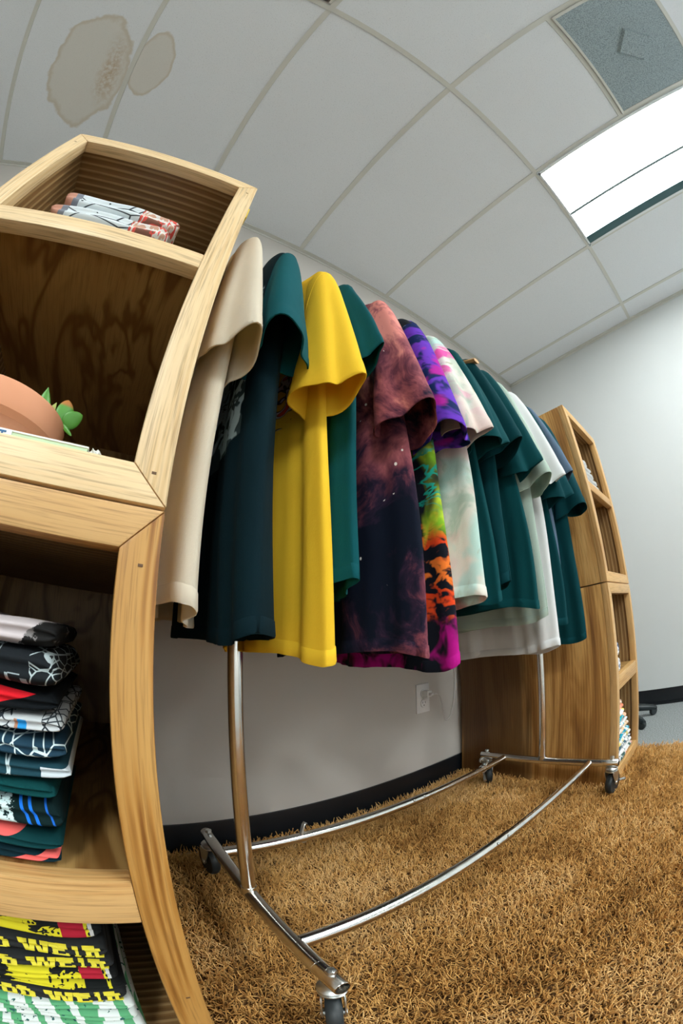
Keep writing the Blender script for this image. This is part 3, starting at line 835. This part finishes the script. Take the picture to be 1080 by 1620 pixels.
# --- lower near compartment stack (on the shelf at z=.409), right edge x ~ -.045
SB = .398; ZF = .4
m = NM('pinkish_white_print', .85, .2); x, y, z = m.sep()
nn = m.noise(70, m.mapv((1, .3, 1)), 5, .7)
q = m.math('SUBTRACT', m.math('ADD', x, m.mul(nn, .022)), m.mul(z, .95))
m.col(m.mix(m.ss(q, .0895, .0905), (.52, .47, .48), m.mix(m.ss(nn, .57, .60), (.010, .010, .010), (.20, .19, .19)))); PK = m.m
BLK = lines_mat('black_line_art_print', (.010, .014, .018), (.42, .50, .52), 62, .035, (.064, .092), [(.070, .073, .003, .012, (.35, .42, .45)), (.073, .088, .0025, .0035, (.35, .42, .45)), (.073, .084, .0115, .0125, (.35, .42, .45)), (.084, .090, .003, .009, (.30, .36, .40))])
REDB = band_mat('black_red_swoosh_print', (.004, .006, .008), [])
x, y, z = REDB.sep(); tp = REDB.math('MULTIPLY', REDB.math('SUBTRACT', .096, x), .19)
dd_ = REDB.math('ABSOLUTE', REDB.math('SUBTRACT', z, REDB.math('ADD', .0175, REDB.mul(REDB.math('SUBTRACT', x, .094), .13))))
REDB.col(REDB.mix(REDB.math('LESS_THAN', dd_, tp), REDB.b.inputs['Base Color'].links[0].from_socket, (.66, .012, .022))); REDB = REDB.m
WCAR = lines_mat('white_cartoon_print', (.62, .66, .68), (.03, .04, .05), 90, .05, (.072, .100), [(.078, .086, .0, .0125, (.02, .27, .62)), (.075, .078, .0, .0125, (.40, .20, .12))])
BLN = lines_mat('blue_line_art_print', (.014, .050, .085), (.62, .76, .78), 55, .035)
BLW = lines_mat('blue_white_block_print', (.012, .060, .085), (.55, .70, .72), 50, .03, (.064, .2), [(.064, .066, .0, .022, (.5, .62, .66)), (.094, .2, .004, .0155, (.55, .62, .66)), (.068, .077, .0015, .0045, (.42, .46, .5)), (.081, .090, .0012, .004, (.42, .46, .5))])
TL = cloth('folded_teal_cotton', (.002, .055, .058)).m
mb = band_mat('dark_blue_stripe_print', (.003, .018, .020), [(1, .36, .0915, .0016, (.01, .17, .75)), (1, .36, .1000, .0016, (.01, .17, .75)), (1, .36, .1145, .0010, (.01, .12, .55))])
base = mb.b.inputs['Base Color'].links[0].from_socket; x, y, z = mb.sep()
spl = mb.mul(mb.ss(mb.math('ADD', x, mb.mul(mb.noise(90, None, 4, .7), .035)), .089, .087), mb.ss(mb.noise(130, None, 4, .7), .42, .46))
mb.col(mb.mix(spl, base, (.62, .80, .82))); BST = mb.m
CR1 = band_mat('teal_coral_print', (.002, .045, .050), [(-.16, 1, .0055, .0035, (.80, .13, .12))]).m
CR2 = band_mat('navy_coral_stripe_print', (.003, .022, .032), [(-.27, 1, -.0165, .0032, (.80, .13, .12))]).m
gstk = 'folded t-shirts stacked on the near lower shelf'
stack = [
 (.0175, CR2, 'folded navy t-shirt with diagonal coral stripe at the bottom of the tall stack', .232, -.016),
 (.0175, CR1, 'folded teal t-shirt with coral patch, second from the bottom of the tall stack', .240, -.014),
 (.0330, BST, 'folded dark t-shirt with two blue stripes and white splatter in the tall stack', .238, -.008),
 (.0180, TL, 'folded plain teal t-shirt above the blue-striped one', .228, -.006),
 (.0215, BLW, 'folded blue t-shirt with a white block print at its right end', .236, .003),
 (.0220, BLN, 'folded blue t-shirt densely covered in pale line drawings', .234, .002),
 (.0165, WCAR, 'folded white t-shirt with small cartoon drawing and blue patch', .240, .004),
 (.0220, REDB, 'folded black t-shirt with red swoosh in the tall stack', .228, .0),
 (.0350, BLK, 'folded black t-shirt with angular white outlines near the top of the stack', .232, .002),
 (.0250, PK, 'folded pinkish white t-shirt with black brush print on top of the tall stack', .232, .0)]
zc = SB
for k, (h, mt, lab, wd, dx) in enumerate(stack):
    folded((-.160+dx-(.232-wd)*.5*0, .328+.1185, zc), wd, .235, h*.985, mt, lab, gstk, yaw=random.uniform(-.02, .02), seed=20+k)
    zc += h
# --- top compartment: white comic print shirts on z=1.102
m = NM('white_comic_print', .85, .2); x, y, z = m.sep()
e = m.vor(13, m.mapv((.6, .2, 1.6), rot=(0, .3, 0)), 'DISTANCE_TO_EDGE')
c = m.mix(m.math('LESS_THAN', e, .012), (.66, .73, .76), (.05, .06, .07))
endm = m.math('GREATER_THAN', x, .040)
pn = m.noise(42, m.mapv((1, .3, 1)), 2, .5, .6)
c = m.mix(endm, c, m.ramp(pn, [(0, (.05, .05, .05)), (.36, (.60, .36, .26)), (.47, (.72, .70, .66)), (.55, (.70, .10, .08)), (.60, (.22, .10, .07)), (.68, (.75, .60, .15))], 'CONSTANT'))
c = m.mix(m.math('LESS_THAN', x, -.088), c, (.55, .28, .20))
c = m.mix(m.mul(m.math('LESS_THAN', x, -.076), m.math('GREATER_THAN', x, -.088)), c, (.20, .22, .26))
c = m.mix(m.mul(m.math('GREATER_THAN', m.noise(48), .66), m.math('LESS_THAN', x, -.02)), c, (.02, .03, .03))
m.col(c); cloth_bump(m, .15); COMIC = m.m
gt = 'folded t-shirts in the top near compartment'
PLW = cloth('grey_white_cotton', (.60, .60, .58)).m
zc = 1.103
for k, (h, mt, lab, wd, cx, cy) in enumerate((
 (.026, PLW, 'plain grey white folded t-shirt at the bottom of the top compartment pile', .205, -.162, .455),
 (.026, PLW, 'plain grey white folded t-shirt, second from the bottom in the top compartment', .205, -.156, .455),
 (.043, COMIC, 'folded white t-shirt with comic print, lower of the two in the top compartment', .212, -.172, .452),
 (.045, COMIC, 'folded white t-shirt with comic print, topmost in the top compartment', .215, -.168, .454))):
    folded((cx, cy, zc), wd, .22, h, mt, lab, gt, seed=50+k, yaw=.0)
    zc += h*.99
# --- bottom compartment: yellow lettered shirts over green ones
GRN = NM('green_white_pattern_print', .85, .2)
gw = GRN.wave(9, GRN.mapv((1, .3, .4)), 7, 2, 2.5, 'X')
gc = GRN.mix(GRN.ss(gw, .55, .62), (.10, .36, .17), (.66, .72, .70)); gc = GRN.mix(GRN.math('GREATER_THAN', GRN.noise(120), .64), gc, (.02, .10, .09))
GRN.col(gc); GRN = GRN.m
def yb(name, on, red):
    m = NM(name, .85, .2); x, y, z = m.sep()
    n1 = m.noise(30, m.mapv((.5, .3, 1.6)), 4, .6, .8)
    c = m.mix(m.math('GREATER_THAN', n1, on), (.006, .008, .008), (.62, .56, .02))
    hat = m.mul(m.math('LESS_THAN', m.vor(190, m.mapv((1, .3, 1))), .33), m.math('GREATER_THAN', x, .035))
    c = m.mix(hat, c, (.006, .008, .008))
    c = m.mix(m.mul(m.math('GREATER_THAN', x, .075), m.math('LESS_THAN', x, .100)), c, (.36, .012, .03) if red else (.006, .008, .008))
    c = m.mix(m.mul(m.math('GREATER_THAN', x, .104), m.math('LESS_THAN', x, .108)), c, (.5, .5, .5) if red else (.006, .008, .008))
    c = m.mix(m.math('GREATER_THAN', x, .108), c, (.005, .006, .006))
    m.col(c); return m.m
YB1 = yb('black_yellow_sketch_print', .50, True); YB2 = yb('black_yellow_stroke_print', .53, False)
BK = plain('black_print_cotton', (.006, .008, .009), .85)
gb = 'folded t-shirts stacked in the bottom near compartment'
LET = plain('yellow_print_ink', (.66, .58, .015), .6)
def letters(t, text, x_right, ch, zlo, zhi, squash=1.0):
    """slab-serif letters wrapped on the front edge of a folded shirt"""
    W_, D_, H_ = t['w'], t['d'], t['h']
    G_ = {'I': [(.25, 0, .75, .18), (.25, .82, .75, 1), (.38, 0, .64, 1)],
          'E': [(0, 0, .5, .16), (0, .84, .5, 1), (.1, 0, .38, 1), (.38, 0, .95, .2), (.38, .8, .95, 1), (.38, .42, .75, .6), (.78, .1, .95, .34), (.78, .66, .95, .9)],
          'D': [(0, 0, .6, .18), (0, .82, .6, 1), (.1, 0, .38, 1), (.6, .06, .8, .94), (.7, .16, .95, .84)],
          'O': [(.2, 0, .8, .22), (.2, .78, .8, 1), (.05, .12, .34, .88), (.66, .12, .95, .88)],
          'R': [(0, 0, .48, .16), (.1, 0, .38, 1), (0, .84, .65, 1), (.38, .46, .75, .62), (.66, .56, .92, .92), (.55, .2, .78, .5), (.68, 0, 1, .2)]}
    bm = bmesh.new()
    def pt(x, v):
        zf = zlo+(zhi-zlo)*v; sa = max(-1, min(1, (zf-H_/2)/(H_/2)))
        q = math.copysign(abs(sa)**(1/.75), sa); ca = math.sqrt(max(0, 1-q*q))
        yy = -(D_/2)*abs(ca)**.28 if ca > 0 else 0
        if abs(q) < .30: yy += .006*(1-abs(q)/.30)
        u = x/(W_/2)
        return Vector((x, yy+.002*math.sin(u*5+t['p1'])-.0010, zf+.0016*math.sin(u*3+t['p1'])))
    def quad(x0, v0, x1, v1, x2, v2, x3, v3):
        K = 14
        for i in range(K):
            a, b = i/K, (i+1)/K
            def lerp(p, q, f): return p+(q-p)*f
            P_ = [pt(lerp(x0, x3, a), lerp(v0, v3, a)), pt(lerp(x1, x2, a), lerp(v1, v2, a)), pt(lerp(x1, x2, b), lerp(v1, v2, b)), pt(lerp(x0, x3, b), lerp(v0, v3, b))]
            bm.faces.new([bm.verts.new(p) for p in P_])
    xx = x_right
    for c_ in text[::-1]:
        wd_ = ch*{'W': 1.5, 'I': .62, ' ': .55}.get(c_, 1.0)
        x0 = xx-wd_; xx = x0-ch*.07
        if c_ == ' ': continue
        if c_ == 'W':
            for (a, b) in ((.02, .24), (.46, .30), (.50, .70), (.94, .78)):
                quad(x0+(b-.09)*wd_, 0, x0+(b+.09)*wd_, 0, x0+(a+.10)*wd_, 1, x0+(a-.10)*wd_+.0, 1)
            for a in (0, .36, .76): quad(x0+(a-.02)*wd_, .85, x0+(a+.26)*wd_, .85, x0+(a+.26)*wd_, 1, x0+(a-.02)*wd_, 1)
        else:
            for (a, v0, b, v1) in G_[c_]: quad(x0+a*wd_, v0, x0+b*wd_, v0, x0+b*wd_, v1, x0+a*wd_, v1)
    for v in bm.verts: pass
    o = fin('lettering', bm, LET, t, False)
    sd = o.modifiers.new('s', 'SOLIDIFY'); sd.thickness = .0008
BS = .066
GL = ['at the bottom', 'second from the bottom', 'third from the bottom', 'fourth from the bottom']
rows = [(.0224, GRN, 'folded green and white patterned t-shirt '+g_+' of the lowest pile', None) for g_ in GL]
rows += [(.0224, GRN, 'folded green and white patterned t-shirt directly below the yellow lettered ones', None),
 (.027, BK, 'folded black t-shirt with yellow lettering resting on the green patterned shirts', 'OD WEIR'),
 (.013, YB2, 'folded black t-shirt with yellow brush strokes in the lowest pile', None),
 (.024, YB1, 'folded black t-shirt with yellow sketch and small red patch in the lowest pile', None),
 (.022, BK, 'folded black t-shirt with yellow lettering, middle of the lowest pile', 'OD WEIR'),
 (.027, BK, 'folded black t-shirt with yellow lettering, second from the top of the lowest pile', 'OD WEIR'),
 (.036, YB1, 'folded black t-shirt with large yellow and dark red drawing, topmost of the lowest pile', None)]
zc = BS
for k, (h, mt, lab, tx) in enumerate(rows):
    t = folded((-.158, (.337+.125), zc), .236, .25, h*.985, mt, lab, gb, seed=70+k)
    if tx: letters(t, tx, .110, .0195, h*.13, h*.80)
    for kk in ('w', 'd', 'h'):
        pass
    zc += h
# --- far shelf contents
gf = 'white folded t-shirts on the far upper shelf'
zc = 1.102
for k in range(5):
    wd = (.205, .185, .160, .135, .105)[k]
    folded((1.3275+wd/2, .318+.1175, zc), wd, .235, .021, WHITE, ['bottom', 'second lowest', 'middle', 'second highest', 'topmost'][k]+' white folded t-shirt of the pile on the far upper shelf', gf, seed=90+k)
    zc += .021
def rolled(loc, r, length, mat, label, group, seed, yaw=0):
    t = thing('rolled_t_shirt', label, 't-shirt', loc, yaw, group)
    bm = bmesh.new(); n = 28; rings = []
    prof = [(0, -.004), (.35, .0), (.45, .003), (.6, -.001), (.85, .001), (.97, .006), (1, .02), (1, .5*length/1), (1, length)]
    for rr, yy in prof:
        rings.append([bm.verts.new((r*max(rr, .02)*math.cos(2*PI*k/n), yy, r+r*max(rr, .02)*.92*math.sin(2*PI*k/n))) for k in range(n)])
    for i in range(len(rings)-1):
        for k in range(n): bm.faces.new((rings[i][k], rings[i][(k+1) % n], rings[i+1][(k+1) % n], rings[i+1][k]))
    bm.faces.new(rings[0]); bm.faces.new(rings[-1][::-1])
    fin('rolled_fabric', bm, mat, t)
def rollmat(i, a, b, c_):
    m = NM('rolled_print_%d' % i, .85, .2); n1 = m.noise(30, m.mapv((1, .4, 1), loc=(i*1.7, i, 2)), 2, .5, .5)
    m.col(m.ramp(n1, [(0, a), (.44, b), (.56, c_)], 'CONSTANT')); return m.m
W_ = (.72, .73, .72)
gm = 'rolled white t-shirts on the far middle shelf'
lab2 = [('lower', 1.352, .410), ('upper', 1.345, .4665)]
for k, (nm_, xx, zz) in enumerate(lab2):
    rolled((xx+.026, .320, zz), .029, .22, rollmat(k, W_, (.60, .62, .68), (.10, .16, .30)), nm_+' of two rolled white t-shirts on the lower far shelf board', gm, k)
for k, xx in enumerate((1.355,)): pass
gr = 'folded colourful t-shirts in the bottom far compartment'
cols = [((.06, .12, .11), W_, (.70, .2, .15)), (W_, (.70, .72, .74), (.04, .10, .12)), (W_, (.04, .10, .14), W_), ((.72, .6, .2), W_, (.05, .08, .14)), (W_, (.02, .35, .50), (.05, .05, .06)),
        (W_, (.70, .5, .3), (.03, .30, .42)), ((.65, .65, .6), (.03, .38, .50), W_), (W_, (.02, .40, .52), (.75, .45, .3)), ((.80, .60, .15), (.78, .66, .3), W_), ((.75, .22, .12), (.72, .3, .2), W_), ((.70, .5, .35), W_, (.7, .4, .25))]
nms = ['bottom', 'second', 'third', 'fourth', 'fifth', 'sixth', 'seventh', 'eighth', 'ninth', 'tenth', 'topmost']
zc = .067
for k in range(11):
    h = .0225
    wd = [.275, .262, .248, .23, .21, .19, .17, .15, .12, .095, .075][k]
    folded((1.3275+wd/2, .318+.1125, zc), wd, .225, h*.985, rollmat(10+k, *cols[k]), nms[k]+' brightly printed folded t-shirt of the pile in the bottom far compartment', gr, seed=110+k, layers=False)
    zc += h

# ------------------------------------------------------------------ booklet and potted succulent
t = thing('booklet', 'thin pale green booklet with white end label under the terracotta pot', 'book', (-.145, .405, .7700))
bm = bmesh.new(); add_box(bm, (-.105, -.072, 0), (.100, .072, .0022), .0006); fin('back_cover', bm, plain('pale_green_cover', (.48, .68, .42), .5), t)
bm = bmesh.new(); add_box(bm, (-.104, -.071, .0022), (.099, .071, .0125)); 
m = NM('page_edges', .8, .2); m.col(m.mix(m.ss(m.wave(900, None, 0, 0, 1, 'Z'), .3, .7), (.50, .66, .45), (.60, .76, .52))); fin('pages', bm, m.m, t, False)
bm = bmesh.new(); add_box(bm, (-.105, -.072, .0125), (.100, .072, .0145), .0006); fin('front_cover', bm, plain('white_cover', (.75, .78, .72), .5), t)
bm = bmesh.new(); add_box(bm, (-.105, -.0728, .0006), (.0185, -.0712, .0140)); lab = fin('spine_label', bm, plain('white_label', (.78, .80, .80), .5), t, False)
TXT = plain('blue_ink', (.03, .13, .30), .6)
fc = bpy.data.curves.new('spine_text', 'FONT'); fc.body = 'E IT'; fc.size = .0135; fc.extrude = .0002; fc.offset = .0003
dg = bpy.context.evaluated_depsgraph_get()
to = bpy.data.objects.new('spine_text', fc); C.objects.link(to); bpy.context.view_layer.update()
me = bpy.data.meshes.new_from_object(to.evaluated_get(bpy.context.evaluated_depsgraph_get())); bpy.data.objects.remove(to)
tx = link('spine_text', me, TXT, lab); tx.rotation_euler = (PI/2, 0, 0)
tx.location = (-.0095, -.0732, .0024)
# crumpled paper scrap at the booklet's right end
bm = bmesh.new(); bmesh.ops.create_icosphere(bm, subdivisions=3, radius=.0075)
rr = random.Random(3)
for v in bm.verts:
    v.co *= 1+.35*math.sin(v.co.x*900+v.co.z*700)*.6+rr.uniform(-.08, .08); v.co.z *= 1.0; v.co.x *= .8
sc = fin('paper_scrap', bm, plain('crumpled_white_paper', (.70, .72, .66), .7), None, True, 20); sc.location = (-.0385, .338, .7775)
tag(sc, 'tiny crumpled white paper scrap at the right end of the booklet', 'paper')

t = thing('potted_succulent', 'shallow terracotta pot of green succulents standing on the upper near shelf', 'potted plant', (-.182, .424, .7845))
m = NM('terracotta', .75, .25); m.col(m.mix(m.noise(14, None, 4), (.62, .27, .145), (.70, .34, .20))); m.bump(m.noise(240), .1, .001)
bm = bmesh.new()
add_lathe(bm, [(.0001, 0), (.062, 0), (.064, .003), (.0725, .026), (.0775, .0285), (.0855, .029), (.0868, .032), (.0875, .056), (.086, .060), (.0825, .0605), (.080, .058), (.078, .046), (.0001, .044)], (0, 0, 0), 72)
fin('pot', bm, m.m, t)
bm = bmesh.new(); add_lathe(bm, [(.0001, .052), (.079, .050), (.079, .044), (.0001, .044)], (0, 0, 0), 40)
fin('soil', bm, plain('dark_soil', (.03, .02, .012), .95), t)
LEAF = NM('jade_leaf', .35, .5); LEAF.col(LEAF.mix(LEAF.noise(30), (.06, .25, .03), (.12, .40, .05))); 
try: LEAF.b.inputs['Subsurface Weight'].default_value = .05
except Exception: pass
LEAF = LEAF.m
LEAF2 = plain('grey_green_leaf', (.13, .26, .16), .5); LEAF3 = plain('yellow_green_leaf', (.42, .48, .12), .45)
TIP = NM('jade_leaf_red_tip', .35, .5); x, y, z = TIP.sep(); TIP.col(TIP.mix(TIP.ss(z, .021, .027), (.09, .34, .04), (.55, .22, .06))); TIP = TIP.m
def leaf(base, direc, length, width, mat, thick=.22, roll=0.0, pointy=0.0):
    bm = bmesh.new(); n = 20; m_ = 16; rings = []
    for j in range(m_+1):
        v = j/m_; ww = width/2*(math.sin(PI*min(1, v**(.75+pointy*.0)))**(.55+pointy))
        if j == 0: ww = width*.10
        if j == m_: ww = width*.02
        rings.append([bm.verts.new((ww*math.cos(2*PI*k/n), ww*thick*math.sin(2*PI*k/n), v*length)) for k in range(n)])
    for i in range(m_):
        for k in range(n): bm.faces.new((rings[i][k], rings[i][(k+1) % n], rings[i+1][(k+1) % n], rings[i+1][k]))
    bm.faces.new(rings[0][::-1]); bm.faces.new(rings[-1])
    o = fin('leaf', bm, mat, t)
    d = Vector(direc).normalized(); xa = d.cross(Vector((0, 1, .05))).normalized(); ya = d.cross(xa)
    o.rotation_mode = 'QUATERNION'; o.rotation_quaternion = (Matrix((xa, ya, d)).transposed() @ Matrix.Rotation(roll, 3, 'Z')).to_quaternion()
    o.location = base
def stem(pts, r):
    bm = bmesh.new(); add_tube(bm, pts, r, 10); fin('stem', bm, plain('green_stem', (.10, .25, .05), .5), t)
# local coordinates relative to (-.182,.424,.7845)
stem([(.060, .0, .050), (.078, -.004, .062), (.083, -.004, .066)], .0022)
leaf((.082, -.004, .064), (-.06, 0, 1), .033, .025, TIP, .20, .35)
leaf((.083, -.004, .063), (.75, .0, .62), .028, .022, LEAF, .22, .35)
leaf((.083, -.006, .062), (.75, -.1, -.62), .022, .006, LEAF, .5, .2)
leaf((.055, -.010, .052), (-.10, -.1, 1), .050, .020, LEAF, .35, .3, .35)
leaf((.058, -.006, .052), (.18, .1, 1), .040, .014, LEAF3, .35, .2, .35)
leaf((.066, -.008, .053), (.30, .0, .9), .026, .010, LEAF, .35, .2, .35)
for k in range(14):
    a = 2*PI*k/14*1.9; el = .5+.35*(k % 3)
    leaf((.034+.006*math.cos(a), -.018+.006*math.sin(a), .052), (math.cos(a), math.sin(a), el+.4), .026-.002*(k % 3), .011, LEAF2 if k % 3 else LEAF, .4, 0, .2)
for k in range(9):
    a = 2*PI*k/9
    leaf((-.012+.005*math.cos(a), -.026+.005*math.sin(a), .052), (math.cos(a)*.6, math.sin(a)*.6, .9), .030, .010, LEAF3, .4, 0, .4)
for k in range(10):
    a = 2*PI*k/10+.3
    leaf((-.045+.006*math.cos(a), .012+.006*math.sin(a), .052), (math.cos(a), math.sin(a), 1.1), .028, .012, LEAF, .35, 0, .3)

# ------------------------------------------------------------------ outlet, charger, cable
PLW2 = plain('white_plastic', (.72, .71, .70), .35)
t = thing('wall_outlet', 'white duplex power outlet plate on the back wall above the baseboard', 'outlet', (1.070, YW, .3865))
bm = bmesh.new(); add_box(bm, (-.036, -.006, -.057), (.036, .0, .057), .0022); fin('cover_plate', bm, PLW2, t)
for zz in (.0195, -.0195):
    bm = bmesh.new()
    add_lathe(bm, [(.0001, .0090), (.0160, .0090), (.0170, .0080), (.0170, .004)], (0, 0, zz), 28, Matrix.Rotation(PI/2, 4, 'X'))
    so = fin('socket', bm, PLW2, t)
    bm = bmesh.new()
    for xx in (-.0065, .0065): add_box(bm, (xx-.001, -.0096, zz-.0005), (xx+.001, -.0088, zz+.0075))
    add_lathe(bm, [(.0001, .0096), (.0025, .0096), (.0025, .0088)], (0, 0, zz-.0075), 12, Matrix.Rotation(PI/2, 4, 'X'))
    fin('slots', bm, plain('slot_black', (.02, .02, .02), .6), so, False)
bm = bmesh.new(); add_lathe(bm, [(.0001, .0078), (.0028, .0074), (.003, .0055)], (0, 0, 0), 12, Matrix.Rotation(PI/2, 4, 'X')); fin('screw', bm, ZINC, t)
t = thing('usb_charger', 'white cube charger plugged into the upper socket with thin white cord', 'charger', (1.070, YW-.0095, .406))
bm = bmesh.new(); add_box(bm, (-.013, -.030, -.013), (.013, 0, .013), .003); fin('charger_body', bm, PLW2, t)
bm = bmesh.new(); add_box(bm, (-.007, -.046, -.005), (.007, -.030, .005), .002); fin('usb_plug', bm, PLW2, t)
def spline(pts, n=10):
    out = []
    for k in range(len(pts)-1):
        for i in range(n):
            out.append(interp((k+i/n)/(len(pts)-1), pts))
    return out+[pts[-1]]
bm = bmesh.new()
pts = spline([(1.070, .936, .406), (1.085, .925, .404), (1.115, .935, .385), (1.150, .955, .340), (1.175, .970, .290), (1.205, .980, .272), (1.235, .983, .290), (1.262, .984, .36), (1.272, .984, .45), (1.268, .984, .56), (1.274, .984, .70), (1.272, .984, .9)], 8)
add_tube(bm, pts, .0016, 8); cb = fin('charging_cable', bm, PLW2)
tag(cb, 'thin white charging cable looping down the back wall and up behind the far shelf', 'cable')

# ------------------------------------------------------------------ dark foot on the carpet beyond the shelf
t = thing('chair_base', 'black five-star chair base leg tip peeking past the far shelf on the grey carpet', 'chair', (2.16, .52, 0))
BPL = plain('black_glossy_plastic', (.012, .018, .02), .25)
for k in range(5):
    a = math.radians(229)+2*PI*k/5
    if math.cos(a)*.24+2.16 > 2.49: continue
    bm = bmesh.new(); rg = []
    for j in range(9):
        f = j/8; r_ = .03+f*.215; hh = .026*(1-.35*f); ww = .024*(1-.25*f); zc_ = .085-.045*f
        if j == 8: hh *= .6; ww *= .7
        rg.append([bm.verts.new((r_*math.cos(a)-math.sin(a)*ww*math.cos(2*PI*q/14), r_*math.sin(a)+math.cos(a)*ww*math.cos(2*PI*q/14), zc_+hh*math.sin(2*PI*q/14))) for q in range(14)])
    for j in range(8):
        for q in range(14): bm.faces.new((rg[j][q], rg[j][(q+1) % 14], rg[j+1][(q+1) % 14], rg[j+1][q]))
    bm.faces.new(rg[0][::-1]); bm.faces.new(rg[-1])
    fin('leg', bm, BPL, t)
    bm = bmesh.new(); add_lathe(bm, [(.006, -.011), (.022, -.011), (.024, -.007), (.024, .007), (.022, .011), (.006, .011)], (.225*math.cos(a), .225*math.sin(a), .024), 24, Matrix.Rotation(a+.4, 4, 'Z') @ Matrix.Rotation(PI/2, 4, 'X'))
    fin('caster', bm, RUBBER, t)
bm = bmesh.new(); add_lathe(bm, [(.0001, .05), (.032, .05), (.036, .06), (.034, .12), (.026, .13), (.0001, .13)], (0, 0, 0), 28); fin('hub', bm, BPL, t)

for o in list(bpy.data.objects):
    for kk in ('w', 'd', 'h', 'p1', 'p2'):
        if kk in o.keys(): del o[kk]
